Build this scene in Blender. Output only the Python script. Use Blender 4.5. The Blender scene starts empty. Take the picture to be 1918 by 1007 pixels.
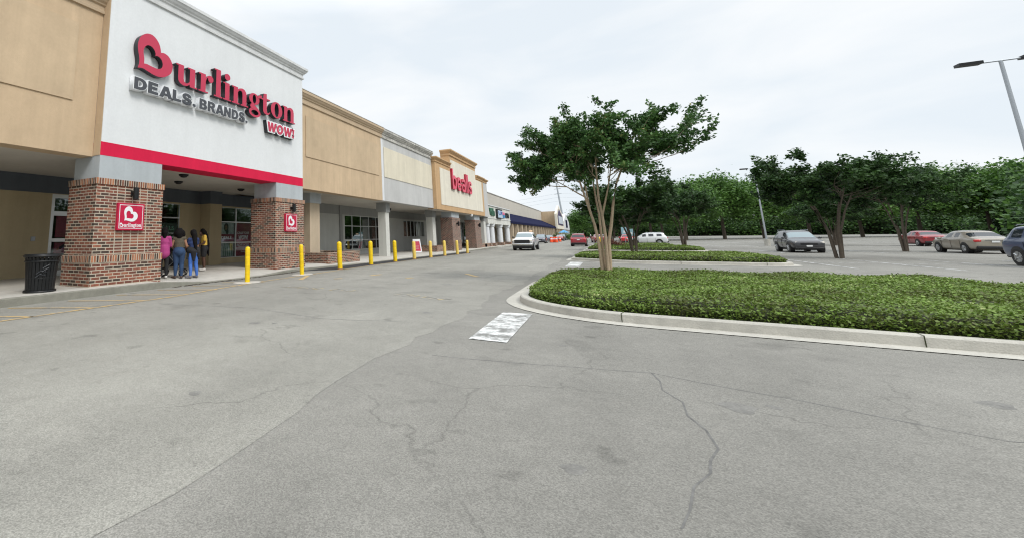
import bpy, bmesh, math, random
import numpy as np
from mathutils import Vector, Matrix
R = math.radians
sc = bpy.context.scene
C = sc.collection

# ------------------------------------------------------------------ camera
cam = bpy.data.cameras.new('camera'); co = bpy.data.objects.new('camera', cam); C.objects.link(co)
cam.sensor_width = 36.0; cam.sensor_fit = 'HORIZONTAL'
cam.lens = 36.0 * 838.0 / 1918.0
cam.shift_x = (959 - 600) / 1918.0
cam.shift_y = -(503.5 - 297) / 1918.0
cam.clip_start = 0.05; cam.clip_end = 3000
Xc = Vector((0.84842, -0.102395 * 0 + 0.529178, -0.012407))
Dn = Vector((-0.102395, 0.141081, -0.984689))
Fw = Vector((-0.519325, 0.8367, 0.173881))
co.matrix_world = Matrix(((Xc[0], -Dn[0], -Fw[0], 0), (Xc[1], -Dn[1], -Fw[1], 0), (Xc[2], -Dn[2], -Fw[2], 1.42), (0, 0, 0, 1)))
sc.camera = co

# ------------------------------------------------------------------ sky, sun, exposure
SUN_EL, SUN_AZ = R(46), R(112)           # behind the photographer, to the right, veiled by cloud
w = bpy.data.worlds.new('World'); sc.world = w; w.use_nodes = True
nt = w.node_tree; nt.nodes.clear()
N = nt.nodes.new; L = nt.links.new
out = N('ShaderNodeOutputWorld'); bg = N('ShaderNodeBackground')
sky = N('ShaderNodeTexSky'); sky.sky_type = 'NISHITA'; sky.sun_disc = False
sky.sun_elevation = SUN_EL; sky.sun_rotation = SUN_AZ
tc = N('ShaderNodeTexCoord'); mp = N('ShaderNodeMapping'); mp.inputs['Scale'].default_value = (1.0, 1.0, 3.4)
n1 = N('ShaderNodeTexNoise'); n1.inputs['Scale'].default_value = 2.6; n1.inputs['Detail'].default_value = 6; n1.inputs['Roughness'].default_value = .5
n1.inputs['Distortion'].default_value = .35
rm = N('ShaderNodeValToRGB')
rm.color_ramp.elements[0].position = .38; rm.color_ramp.elements[0].color = (6.1, 6.6, 7.05, 1)
rm.color_ramp.elements[1].position = .62; rm.color_ramp.elements[1].color = (7.15, 7.35, 7.5, 1)
L(tc.outputs['Generated'], mp.inputs['Vector']); L(mp.outputs['Vector'], n1.inputs['Vector']); L(n1.outputs['Fac'], rm.inputs['Fac'])
mx = N('ShaderNodeMixRGB'); mx.inputs['Fac'].default_value = .96
L(sky.outputs['Color'], mx.inputs['Color1']); L(rm.outputs['Color'], mx.inputs['Color2'])
# an overcast sky is brighter overhead than at the horizon
sx = N('ShaderNodeSeparateXYZ'); L(tc.outputs['Generated'], sx.inputs[0])
mr = N('ShaderNodeMapRange'); mr.inputs['From Min'].default_value = .46; mr.inputs['From Max'].default_value = 1.0
mr.inputs['To Min'].default_value = 1.0; mr.inputs['To Max'].default_value = 2.3
L(sx.outputs['Z'], mr.inputs['Value'])
ml = N('ShaderNodeMixRGB'); ml.blend_type = 'MULTIPLY'; ml.inputs['Fac'].default_value = 1.0
L(mx.outputs['Color'], ml.inputs['Color1']); L(mr.outputs['Result'], ml.inputs['Color2'])
L(ml.outputs['Color'], bg.inputs['Color']); bg.inputs['Strength'].default_value = 0.1
L(bg.outputs['Background'], out.inputs['Surface'])
sl = bpy.data.lights.new('sun', 'SUN'); sl.energy = 1.5; sl.angle = R(22); sl.color = (1, .96, .9)
so = bpy.data.objects.new('sun', sl); C.objects.link(so)
sd = Vector((math.sin(SUN_AZ) * math.cos(SUN_EL), math.cos(SUN_AZ) * math.cos(SUN_EL), math.sin(SUN_EL)))
so.rotation_euler = sd.to_track_quat('Z', 'Y').to_euler(); so.location = (0, 0, 30)
sc.view_settings.view_transform = 'Standard'; sc.view_settings.look = 'None'
sc.view_settings.exposure = 0.45; sc.view_settings.gamma = 1.0
sc.render.engine = 'CYCLES'
sc.cycles.filter_width = 1.15; sc.cycles.max_bounces = 6; sc.cycles.transparent_max_bounces = 8

# ------------------------------------------------------------------ materials
def mat(name, col, rough=.8, metal=0, noise=None, bump=None, spec=.5, streak=None, island=None, trans=None):
    m = bpy.data.materials.new(name); m.use_nodes = True
    t = m.node_tree; b = t.nodes['Principled BSDF']
    b.inputs['Base Color'].default_value = (*col, 1); b.inputs['Roughness'].default_value = rough
    b.inputs['Metallic'].default_value = metal; b.inputs['Specular IOR Level'].default_value = spec
    tcn = t.nodes.new('ShaderNodeTexCoord'); src = None
    if noise:                                       # list of (scale, amount)
        for sc_, amt, *st in noise:
            nn = t.nodes.new('ShaderNodeTexNoise'); nn.inputs['Scale'].default_value = sc_; nn.inputs['Detail'].default_value = 5
            mpn = t.nodes.new('ShaderNodeMapping'); mpn.inputs['Scale'].default_value = st[0] if st else (1, 1, 1)
            t.links.new(tcn.outputs['Object'], mpn.inputs['Vector']); t.links.new(mpn.outputs['Vector'], nn.inputs['Vector'])
            r = t.nodes.new('ShaderNodeMapRange'); r.inputs['From Min'].default_value = .25; r.inputs['From Max'].default_value = .75
            r.inputs['To Min'].default_value = 1 - amt; r.inputs['To Max'].default_value = 1 + amt
            t.links.new(nn.outputs['Fac'], r.inputs['Value'])
            mm = t.nodes.new('ShaderNodeMixRGB'); mm.blend_type = 'MULTIPLY'; mm.inputs['Fac'].default_value = 1
            if src: t.links.new(src, mm.inputs['Color1'])
            else: mm.inputs['Color1'].default_value = (*col, 1)
            t.links.new(r.outputs['Result'], mm.inputs['Color2']); src = mm.outputs['Color']
        t.links.new(src, b.inputs['Base Color'])
    if bump:
        for sc_, h in [bump]:
            nn = t.nodes.new('ShaderNodeTexNoise'); nn.inputs['Scale'].default_value = sc_; nn.inputs['Detail'].default_value = 6
            t.links.new(tcn.outputs['Object'], nn.inputs['Vector'])
            bp = t.nodes.new('ShaderNodeBump'); bp.inputs['Strength'].default_value = h; bp.inputs['Distance'].default_value = .02
            t.links.new(nn.outputs['Fac'], bp.inputs['Height']); t.links.new(bp.outputs['Normal'], b.inputs['Normal'])
    return m

def stucco(name, col, var=.05, grime=.06):
    return mat(name, col, .9, noise=[(.35, var), (2.2, var * .8), (14, .03), (1.6, grime * 1.3, (1, 1, .10)), (5, grime * .7, (1, 1, .05))], bump=(90, .35), spec=.25)

def brick(name, bw=.26, bh=.0865, off=.5, mort=.0115, dark=0.0, swap=False, cols=None):
    m = bpy.data.materials.new(name); m.use_nodes = True; t = m.node_tree; b = t.nodes['Principled BSDF']
    uv = t.nodes.new('ShaderNodeUVMap'); br = t.nodes.new('ShaderNodeTexBrick')
    br.offset = off; br.inputs['Scale'].default_value = 1; br.inputs['Brick Width'].default_value = bw
    br.inputs['Row Height'].default_value = bh; br.inputs['Mortar Size'].default_value = mort; br.inputs['Mortar Smooth'].default_value = .1
    br.inputs['Color1'].default_value = (0, 0, 0, 1); br.inputs['Color2'].default_value = (1, 1, 1, 1); br.inputs['Mortar'].default_value = (.5, .5, .5, 1)
    t.links.new(uv.outputs['UV'], br.inputs['Vector'])
    cr = t.nodes.new('ShaderNodeValToRGB'); cr.color_ramp.interpolation = 'CONSTANT'
    cols = cols or [(0, (.058, .042, .032)), (.17, (.17, .060, .038)), (.40, (.225, .080, .049)), (.62, (.14, .052, .036)), (.76, (.27, .105, .062)), (.9, (.080, .048, .035))]
    e = cr.color_ramp.elements
    e[0].position = cols[0][0]; e[0].color = (*cols[0][1], 1); e[1].position = cols[1][0]; e[1].color = (*cols[1][1], 1)
    for p_, c_ in cols[2:]:
        k = e.new(p_); k.color = (*c_, 1)
    t.links.new(br.outputs['Color'], cr.inputs['Fac'])
    tn = t.nodes.new('ShaderNodeTexNoise'); tn.inputs['Scale'].default_value = 9; tn.inputs['Detail'].default_value = 4
    t.links.new(uv.outputs['UV'], tn.inputs['Vector'])
    r = t.nodes.new('ShaderNodeMapRange'); r.inputs['From Min'].default_value = .3; r.inputs['From Max'].default_value = .7; r.inputs['To Min'].default_value = .7; r.inputs['To Max'].default_value = 1.3
    t.links.new(tn.outputs['Fac'], r.inputs['Value'])
    mm = t.nodes.new('ShaderNodeMixRGB'); mm.blend_type = 'MULTIPLY'; mm.inputs['Fac'].default_value = 1
    t.links.new(cr.outputs['Color'], mm.inputs['Color1']); t.links.new(r.outputs['Result'], mm.inputs['Color2'])
    mo = t.nodes.new('ShaderNodeMixRGB'); mo.inputs['Color2'].default_value = (.47, .41, .325, 1)
    t.links.new(mm.outputs['Color'], mo.inputs['Color1']); t.links.new(br.outputs['Fac'], mo.inputs['Fac'])
    t.links.new(mo.outputs['Color'], b.inputs['Base Color']); b.inputs['Roughness'].default_value = .88
    bp = t.nodes.new('ShaderNodeBump'); bp.invert = True; bp.inputs['Strength'].default_value = .6; bp.inputs['Distance'].default_value = .006
    t.links.new(br.outputs['Fac'], bp.inputs['Height']); t.links.new(bp.outputs['Normal'], b.inputs['Normal'])
    return m

def asphalt(name, base, patch=.10, crack=True):
    m = bpy.data.materials.new(name); m.use_nodes = True; t = m.node_tree; b = t.nodes['Principled BSDF']
    g = t.nodes.new('ShaderNodeTexCoord').outputs['Object']; cur = None
    def layer(fac_out, lo, hi, fmin=.3, fmax=.7):
        nonlocal cur
        r = t.nodes.new('ShaderNodeMapRange'); r.inputs['From Min'].default_value = fmin; r.inputs['From Max'].default_value = fmax
        r.inputs['To Min'].default_value = lo; r.inputs['To Max'].default_value = hi; t.links.new(fac_out, r.inputs['Value'])
        mm = t.nodes.new('ShaderNodeMixRGB'); mm.blend_type = 'MULTIPLY'; mm.inputs['Fac'].default_value = 1
        if cur: t.links.new(cur, mm.inputs['Color1'])
        else: mm.inputs['Color1'].default_value = (*base, 1)
        t.links.new(r.outputs['Result'], mm.inputs['Color2']); cur = mm.outputs['Color']
    def noise(s, det=4, scl=(1, 1, 1)):
        mpn = t.nodes.new('ShaderNodeMapping'); mpn.inputs['Scale'].default_value = scl
        n = t.nodes.new('ShaderNodeTexNoise'); n.inputs['Scale'].default_value = s; n.inputs['Detail'].default_value = det
        t.links.new(g, mpn.inputs['Vector']); t.links.new(mpn.outputs['Vector'], n.inputs['Vector']); return n.outputs['Fac']
    layer(noise(.16, 3), 1 - patch, 1 + patch)
    layer(noise(1.1, 5), .93, 1.07)
    layer(noise(.55, 5, (1, .12, 1)), .94, 1.06)          # tyre-worn bands along the lane
    layer(noise(110, 3), .86, 1.14)
    layer(noise(5.5, 6), .95, 1.05)
    vo = t.nodes.new('ShaderNodeTexVoronoi'); vo.inputs['Scale'].default_value = 130; t.links.new(g, vo.inputs['Vector'])
    sp = t.nodes.new('ShaderNodeSeparateColor'); t.links.new(vo.outputs['Color'], sp.inputs[0])
    layer(sp.outputs[0], .76, 1.26, 0, 1)
    layer(noise(2.3, 8), .74, 1.0, .28, .36)
    layer(noise(.8, 8), .80, 1.0, .30, .40)
    layer(noise(.33, 6, (1.6, .10, 1)), .90, 1.03, .35, .6)              # oil and tar stains
    if crack:
        dn = t.nodes.new('ShaderNodeTexNoise'); dn.inputs['Scale'].default_value = 1.3; dn.inputs['Detail'].default_value = 6; t.links.new(g, dn.inputs['Vector'])
        ad = t.nodes.new('ShaderNodeMixRGB'); ad.blend_type = 'ADD'; ad.inputs['Fac'].default_value = .9
        t.links.new(g, ad.inputs['Color1']); t.links.new(dn.outputs['Color'], ad.inputs['Color2'])
        v2 = t.nodes.new('ShaderNodeTexVoronoi'); v2.feature = 'DISTANCE_TO_EDGE'; v2.inputs['Scale'].default_value = .32; t.links.new(ad.outputs['Color'], v2.inputs['Vector'])
        r = t.nodes.new('ShaderNodeMapRange'); r.inputs['From Min'].default_value = 0; r.inputs['From Max'].default_value = .006
        r.inputs['To Min'].default_value = .0; r.inputs['To Max'].default_value = 1; t.links.new(v2.outputs['Distance'], r.inputs['Value'])
        # cracks come and go
        mk = t.nodes.new('ShaderNodeMath'); mk.operation = 'MAXIMUM'; t.links.new(r.outputs['Result'], mk.inputs[0])
        r2 = t.nodes.new('ShaderNodeMapRange'); r2.inputs['From Min'].default_value = .44; r2.inputs['From Max'].default_value = .5; t.links.new(noise(.45, 3), r2.inputs['Value'])
        t.links.new(r2.outputs['Result'], mk.inputs[1])
        layer(mk.outputs[0], .74, 1.0, 0, 1)
    t.links.new(cur, b.inputs['Base Color']); b.inputs['Roughness'].default_value = .93; b.inputs['Specular IOR Level'].default_value = .3
    bp = t.nodes.new('ShaderNodeBump'); bp.inputs['Strength'].default_value = .5; bp.inputs['Distance'].default_value = .01
    t.links.new(noise(60, 3), bp.inputs['Height']); t.links.new(bp.outputs['Normal'], b.inputs['Normal'])
    return m

def worn_paint(name, col, keep=.5, under=(.2, .2, .19)):
    m = bpy.data.materials.new(name); m.use_nodes = True; t = m.node_tree; b = t.nodes['Principled BSDF']
    g = t.nodes.new('ShaderNodeTexCoord').outputs['Object']
    n = t.nodes.new('ShaderNodeTexNoise'); n.inputs['Scale'].default_value = 3.2; n.inputs['Detail'].default_value = 14; n.inputs['Roughness'].default_value = .78
    t.links.new(g, n.inputs['Vector'])
    r = t.nodes.new('ShaderNodeMapRange'); r.inputs['From Min'].default_value = keep - .06; r.inputs['From Max'].default_value = keep + .06; t.links.new(n.outputs['Fac'], r.inputs['Value'])
    mm = t.nodes.new('ShaderNodeMixRGB'); mm.inputs['Color1'].default_value = (*col, 1); mm.inputs['Color2'].default_value = (*under, 1)
    t.links.new(r.outputs['Result'], mm.inputs['Fac']); t.links.new(mm.outputs['Color'], b.inputs['Base Color']); b.inputs['Roughness'].default_value = .85
    return m

def leafmat(name, c1, c2, c3=None, scale=1.5):
    m = bpy.data.materials.new(name); m.use_nodes = True; t = m.node_tree; b = t.nodes['Principled BSDF']
    g = t.nodes.new('ShaderNodeNewGeometry'); cr = t.nodes.new('ShaderNodeValToRGB'); e = cr.color_ramp.elements
    e[0].position = .15; e[0].color = (*c1, 1); e[1].position = .8; e[1].color = (*c2, 1)
    if c3: k = e.new(.97); k.color = (*c3, 1)
    n = t.nodes.new('ShaderNodeTexNoise'); n.inputs['Scale'].default_value = scale; n.inputs['Detail'].default_value = 3
    t.links.new(t.nodes.new('ShaderNodeTexCoord').outputs['Object'], n.inputs['Vector'])
    a = t.nodes.new('ShaderNodeMath'); a.operation = 'MULTIPLY_ADD'; a.inputs[1].default_value = .55; t.links.new(g.outputs['Random Per Island'], a.inputs[0])
    a2 = t.nodes.new('ShaderNodeMath'); a2.operation = 'MULTIPLY_ADD'; a2.inputs[1].default_value = 1.3; a2.inputs[2].default_value = -.42
    t.links.new(n.outputs['Fac'], a2.inputs[0]); t.links.new(a2.outputs[0], a.inputs[2])
    t.links.new(a.outputs[0], cr.inputs['Fac']); t.links.new(cr.outputs['Color'], b.inputs['Base Color'])
    b.inputs['Roughness'].default_value = .55; b.inputs['Specular IOR Level'].default_value = .35
    tr = t.nodes.new('ShaderNodeBsdfTranslucent'); t.links.new(cr.outputs['Color'], tr.inputs['Color'])
    ms = t.nodes.new('ShaderNodeMixShader'); ms.inputs['Fac'].default_value = .25
    t.links.new(b.outputs[0], ms.inputs[1]); t.links.new(tr.outputs[0], ms.inputs[2])
    t.links.new(ms.outputs[0], t.nodes['Material Output'].inputs['Surface'])
    return m

def glassmat(name, tint=(.55, .6, .6), refl=1.0):
    m = bpy.data.materials.new(name); m.use_nodes = True; t = m.node_tree; t.nodes.remove(t.nodes['Principled BSDF'])
    tr = t.nodes.new('ShaderNodeBsdfTransparent'); tr.inputs['Color'].default_value = (*tint, 1)
    gl = t.nodes.new('ShaderNodeBsdfGlossy'); gl.inputs['Roughness'].default_value = .015; gl.inputs['Color'].default_value = (.9, .95, .95, 1)
    lw = t.nodes.new('ShaderNodeLayerWeight'); lw.inputs['Blend'].default_value = .5; fr = t.nodes.new('ShaderNodeMath'); fr.operation = 'POWER'; fr.inputs[1].default_value = 3.5; t.links.new(lw.outputs['Facing'], fr.inputs[0])
    mu = t.nodes.new('ShaderNodeMath'); mu.operation = 'MULTIPLY_ADD'; mu.inputs[1].default_value = refl; mu.inputs[2].default_value = .07; mu.use_clamp = True
    t.links.new(fr.outputs[0], mu.inputs[0])
    ms = t.nodes.new('ShaderNodeMixShader'); t.links.new(mu.outputs[0], ms.inputs['Fac']); t.links.new(tr.outputs[0], ms.inputs[1]); t.links.new(gl.outputs[0], ms.inputs[2])
    t.links.new(ms.outputs[0], t.nodes['Material Output'].inputs['Surface'])
    return m

M = {}
M['white'] = stucco('white_stucco', (.70, .72, .73), .025, .018)
M['tan'] = stucco('tan_stucco', (.535, .405, .268), .07, .07)
M['tan_panel'] = stucco('tan_panel_stucco', (.52, .40, .268), .08, .06)
M['tan_trim'] = stucco('tan_trim', (.48, .375, .26))
M['ochre'] = stucco('ochre_stucco', (.52, .345, .19))
M['cream'] = stucco('cream_stucco', (.66, .61, .49))
M['creamw'] = stucco('pale_cream_stucco', (.70, .66, .56))
M['grey'] = stucco('pale_grey_stucco', (.50, .50, .49))
M['blockgrey'] = stucco('blue_grey_stucco', (.42, .455, .475))
M['darkgrey'] = stucco('dark_grey_stucco', (.10, .115, .135))
M['darkgrey2'] = stucco('mid_grey_stucco', (.27, .275, .27))
M['wallgrey'] = stucco('wall_grey_stucco', (.44, .445, .425))
M['backtan'] = stucco('back_wall_stucco', (.43, .355, .225))
M['soffit'] = mat('soffit_plaster', (.52, .49, .44), .9, noise=[(.8, .08), (5, .04)])
M['red'] = stucco('red_band', (.62, .014, .06), .04, .05)
M['cornwhite'] = stucco('white_trim', (.62, .63, .63), .03, .08)
M['dirtytrim'] = mat('weathered_trim', (.42, .41, .38), .9, noise=[(3, .35), (12, .25), (2.5, .35, (1, .3, 3))])
M['concrete'] = mat('concrete_walk', (.47, .45, .405), .92, noise=[(.5, .10), (4, .07), (40, .06), (1.8, .08)], bump=(70, .25))
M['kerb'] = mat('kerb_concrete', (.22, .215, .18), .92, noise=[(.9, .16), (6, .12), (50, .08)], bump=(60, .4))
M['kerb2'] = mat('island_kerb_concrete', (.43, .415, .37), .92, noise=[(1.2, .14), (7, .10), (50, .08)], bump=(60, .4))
M['brick'] = brick('brick_running')
M['brickshaded'] = brick('brick_dark_shaded', cols=[(0, (.07, .030, .026)), (.3, (.13, .048, .038)), (.55, (.17, .060, .046)), (.75, (.11, .040, .033)), (.9, (.21, .08, .06))])  # dark brick, with the shade on the far pillars put into its tones
M['soldier'] = brick('brick_soldier', .08, .2, 0, .012, cols=[(0, (.06, .035, .025)), (.25, (.18, .065, .040)), (.45, (.31, .12, .06)), (.7, (.36, .15, .075)), (.9, (.12, .05, .035))])
M['stack'] = brick('brick_stack_bond', .26, .0865, 0, .014)
M['alum'] = mat('aluminium_frame', (.62, .63, .62), .35, .7, noise=[(3, .05)])
M['darkframe'] = mat('dark_frame', (.05, .05, .05), .4, .3)
M['glass'] = glassmat('shop_glass', (.93, .95, .95))
M['glassd'] = glassmat('dark_shop_glass', (.5, .54, .54))
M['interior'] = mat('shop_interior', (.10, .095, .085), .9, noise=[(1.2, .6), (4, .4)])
M['blackmetal'] = mat('black_metal', (.011, .012, .013), .45, .1, noise=[(8, .2)], spec=.35)
M['black'] = mat('black_plain', (.012, .012, .013), .5)
M['signred'] = mat('sign_red', (.50, .028, .075), .4, noise=[(2, .04)])
M['signblack'] = mat('sign_black', (.014, .016, .02), .4)
M['signgrey'] = mat('sign_dark_grey', (.055, .06, .07), .45)
M['signwhite'] = mat('sign_white', (.78, .80, .82), .4)
M['boardred'] = mat('board_red', (.50, .012, .055), .35, noise=[(2, .04)])
M['pink'] = mat('pinkish_red', (.72, .06, .12), .4)
M['yellow'] = mat('bollard_yellow', (.80, .55, .005), .38, noise=[(3, .07), (16, .07), (5, .16, (1, 1, 3))])
M['paleyellow'] = mat('faded_yellow', (.78, .56, .12), .5, noise=[(6, .10), (20, .06)])
M['asphalt'] = asphalt('asphalt_aisle', (.212, .206, .186), .12)
M['road'] = asphalt('asphalt_lane', (.245, .239, .213), .08)
M['newasphalt'] = asphalt('dark_asphalt', (.04, .04, .043), .10, False)
M['linewhite'] = worn_paint('white_road_paint', (.66, .67, .66), .50, (.19, .19, .18))
M['lineyellow'] = worn_paint('yellow_road_paint', (.50, .35, .15), .54, (.23, .225, .205))
M['faintyellow'] = worn_paint('faded_yellow_paint', (.50, .39, .18), .47, (.27, .265, .25))
M['leaf'] = leafmat('tree_leaves', (.030, .075, .024), (.095, .20, .050), (.24, .21, .08), 1.6)
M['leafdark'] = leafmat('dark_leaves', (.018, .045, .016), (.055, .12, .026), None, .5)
M['leafbright'] = leafmat('bright_leaves', (.04, .10, .02), (.11, .22, .04), None, .5)
M['cover'] = leafmat('ground_cover_leaves', (.085, .095, .022), (.195, .315, .055), (.40, .44, .18), 1.0)
M['coverbase'] = mat('ground_cover_base', (.03, .035, .014), .95, noise=[(20, .5)])  # dark green for hedge mound, planter soil, kerb joints and undergrowth
M['bark'] = mat('myrtle_bark', (.42, .325, .225), .8, noise=[(5, .22, (1, 1, .25)), (22, .15)], bump=(30, .4))
M['barkd'] = mat('dark_bark', (.10, .08, .06), .9, noise=[(8, .25)])
M['awning'] = mat('navy_awning', (.009, .011, .042), 1.0, spec=.1, noise=[(1, .15)])
M['column'] = mat('white_column', (.66, .68, .70), .7, noise=[(2, .05)])
M['postgrey'] = stucco('pale_post', (.60, .60, .56))
M['posttan'] = stucco('tan_post', (.50, .41, .30))
M['blackglass'] = mat('vehicle_glass', (.02, .025, .03), .06, 0, spec=.8)
M['palegl'] = mat('windscreen_glass', (.20, .26, .28), .08, 0, spec=.9)
M['tyre'] = mat('tyre_rubber', (.018, .018, .018), .85)
M['rim'] = mat('wheel_rim', (.45, .46, .47), .3, .8)
M['chrome'] = mat('chrome', (.62, .63, .64), .18, .9)
M['plate'] = mat('number_plate', (.75, .76, .76), .5)
M['lampglass'] = mat('headlamp', (.85, .80, .70), .15, spec=.8)
M['tail'] = mat('tail_lamp', (.50, .02, .02), .2, spec=.8)
M['orange'] = mat('orange_plastic', (.85, .10, .03), .5)
M['steel'] = mat('galvanised_steel', (.38, .41, .44), .5, .5)
def paint(name, col):
    m = mat(name, col, .28, 0, spec=.6); b = m.node_tree.nodes['Principled BSDF']; b.inputs['Coat Weight'].default_value = .7; b.inputs['Coat Roughness'].default_value = .06; return m

# ------------------------------------------------------------------ mesh helpers
def gz(y): return -0.0045 * (min(max(y, 8.0), 43.0) - 8.0)

class MB:
    """collects shapes, links them as ONE mesh object; uv is a box projection in metres"""
    def __init__(s): s.v = []; s.f = []; s.m = []
    def add(s, vs, fs, mi=0):
        o = len(s.v); s.v += [tuple(p) for p in vs]; s.f += [tuple(i + o for i in f) for f in fs]; s.m += [mi] * len(fs); return s
    def box(s, x0, x1, y0, y1, z0, z1, mi=0):
        return s.add([(x0, y0, z0), (x1, y0, z0), (x1, y1, z0), (x0, y1, z0), (x0, y0, z1), (x1, y0, z1), (x1, y1, z1), (x0, y1, z1)],
                     [(0, 3, 2, 1), (4, 5, 6, 7), (0, 1, 5, 4), (1, 2, 6, 5), (2, 3, 7, 6), (3, 0, 4, 7)], mi)
    def prism_x(s, poly, x0, x1, mi=0):                # poly in (y, z), counter-clockwise seen from +x
        n = len(poly); vs = [(x0, a, b) for a, b in poly] + [(x1, a, b) for a, b in poly]
        fs = [tuple(range(n - 1, -1, -1)), tuple(range(n, 2 * n))] + [(i, (i + 1) % n, (i + 1) % n + n, i + n) for i in range(n)]
        return s.add(vs, fs, mi)
    def prism_y(s, poly, y0, y1, mi=0):                # poly in (x, z)
        n = len(poly); vs = [(a, y0, b) for a, b in poly] + [(a, y1, b) for a, b in poly]
        return s.add(vs, [tuple(range(n - 1, -1, -1)), tuple(range(n, 2 * n))] + [(i, (i + 1) % n, (i + 1) % n + n, i + n) for i in range(n)], mi)
    def tube(s, pts, rs, seg=8, mi=0, cap=True):
        pts = [Vector(p) for p in pts]; rings = []
        for i, p in enumerate(pts):
            d = (pts[min(i + 1, len(pts) - 1)] - pts[max(i - 1, 0)])
            d = d.normalized() if d.length > 1e-9 else Vector((0, 0, 1))
            a = d.cross(Vector((0, 0, 1)) if abs(d.z) < .95 else Vector((1, 0, 0))).normalized(); b = d.cross(a).normalized()
            r = rs[i] if hasattr(rs, '__len__') else rs
            rings.append([p + a * r * math.cos(2 * math.pi * k / seg) + b * r * math.sin(2 * math.pi * k / seg) for k in range(seg)])
        vs = [q for r_ in rings for q in r_]; fs = []
        for i in range(len(pts) - 1):
            for k in range(seg):
                fs.append((i * seg + k, i * seg + (k + 1) % seg, (i + 1) * seg + (k + 1) % seg, (i + 1) * seg + k))
        if cap: fs += [tuple(range(seg - 1, -1, -1)), tuple(range((len(pts) - 1) * seg, len(pts) * seg))]
        return s.add(vs, fs, mi)
    def lathe(s, prof, cx, cy, seg=24, mi=0, sx=1, sy=1):
        vs = [(cx + r * sx * math.cos(2 * math.pi * k / seg), cy + r * sy * math.sin(2 * math.pi * k / seg), z) for r, z in prof for k in range(seg)]; fs = []
        for i in range(len(prof) - 1):
            for k in range(seg): fs.append((i * seg + k, i * seg + (k + 1) % seg, (i + 1) * seg + (k + 1) % seg, (i + 1) * seg + k))
        fs += [tuple(range(seg - 1, -1, -1)), tuple(range((len(prof) - 1) * seg, len(prof) * seg))]
        return s.add(vs, fs, mi)
    def sphere(s, c, r, seg=12, rings=8, mi=0, sc_=(1, 1, 1)):
        vs = []; fs = []
        for i in range(rings + 1):
            th = math.pi * i / rings
            for k in range(seg):
                ph = 2 * math.pi * k / seg
                vs.append((c[0] + r * sc_[0] * math.sin(th) * math.cos(ph), c[1] + r * sc_[1] * math.sin(th) * math.sin(ph), c[2] + r * sc_[2] * math.cos(th)))
        for i in range(rings):
            for k in range(seg): fs.append((i * seg + k, (i + 1) * seg + k, (i + 1) * seg + (k + 1) % seg, i * seg + (k + 1) % seg))
        return s.add(vs, fs, mi)
    def build(s, name, mats, parent=None, smooth=False, bevel=0, keep_origin=False):
        me = bpy.data.meshes.new(name)
        off = Vector((0, 0, 0)) if keep_origin or parent is None else world_loc(parent)
        me.from_pydata([tuple(Vector(p) - off) for p in s.v], [], s.f)
        for mm in (mats if isinstance(mats, (list, tuple)) else [mats]): me.materials.append(mm)
        me.polygons.foreach_set('material_index', s.m)
        uvl = me.uv_layers.new(name='UVMap'); V = s.v
        me.update()
        for p in me.polygons:
            n = p.normal
            ax = 0 if abs(n.x) > abs(n.y) and abs(n.x) > abs(n.z) else (1 if abs(n.y) > abs(n.z) else 2)
            for li in p.loop_indices:
                q = V[me.loops[li].vertex_index]
                uvl.data[li].uv = (q[1], q[2]) if ax == 0 else ((q[0], q[2]) if ax == 1 else (q[0], q[1]))
        me.validate()
        if smooth:
            me.polygons.foreach_set('use_smooth', [True] * len(me.polygons)); me.set_sharp_from_angle(angle=R(38))
        o = bpy.data.objects.new(name, me); C.objects.link(o)
        if parent is not None: o.parent = parent
        if bevel:
            bv = o.modifiers.new('bevel', 'BEVEL'); bv.width = bevel; bv.segments = 2; bv.limit_method = 'ANGLE'
        return o

def world_loc(o):
    l = Vector((0, 0, 0))
    while o is not None:
        l += o.location; o = o.parent
    return l

def tag(o, label=None, cat=None, group=None, kind=None):
    if label: o['label'] = label
    if cat: o['category'] = cat
    if group: o['group'] = group
    if kind: o['kind'] = kind
    return o
def thing(name, label, cat, loc=(0, 0, 0), rz=0, group=None):
    o = bpy.data.objects.new(name, None); C.objects.link(o); o.location = loc; o.rotation_euler = (0, 0, rz); o.empty_display_size = .2
    return tag(o, label, cat, group)
def struct(mb, name, m, **k):
    o = mb.build(name, m, **k); o['kind'] = 'structure'; return o
def dup(o, parent=None):
    c = o.copy(); C.objects.link(c)
    if parent is not None: c.parent = parent
    for ch in list(o.children): dup(ch, c)
    return c
def drape(mb, poly, dz, mi=0):
    return mb.add([(x, y, gz(y) + dz) for x, y in poly], [tuple(range(len(poly)))], mi)
def drape_rect(mb, x0, x1, y0, y1, dz, mi=0):
    ys = [y0] + [y for y in (8.0, 43.0) if y0 < y < y1] + [y1]
    for a, b in zip(ys, ys[1:]): drape(mb, [(x0, a), (x1, a), (x1, b), (x0, b)], dz, mi)
def line(mb, a, b, wd, dz):
    a = Vector((*a, 0)); b = Vector((*b, 0)); n = (b - a).normalized().cross(Vector((0, 0, 1))) * wd / 2
    drape(mb, [((a + n).x, (a + n).y), ((b + n).x, (b + n).y), ((b - n).x, (b - n).y), ((a - n).x, (a - n).y)][::-1], dz)

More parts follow.
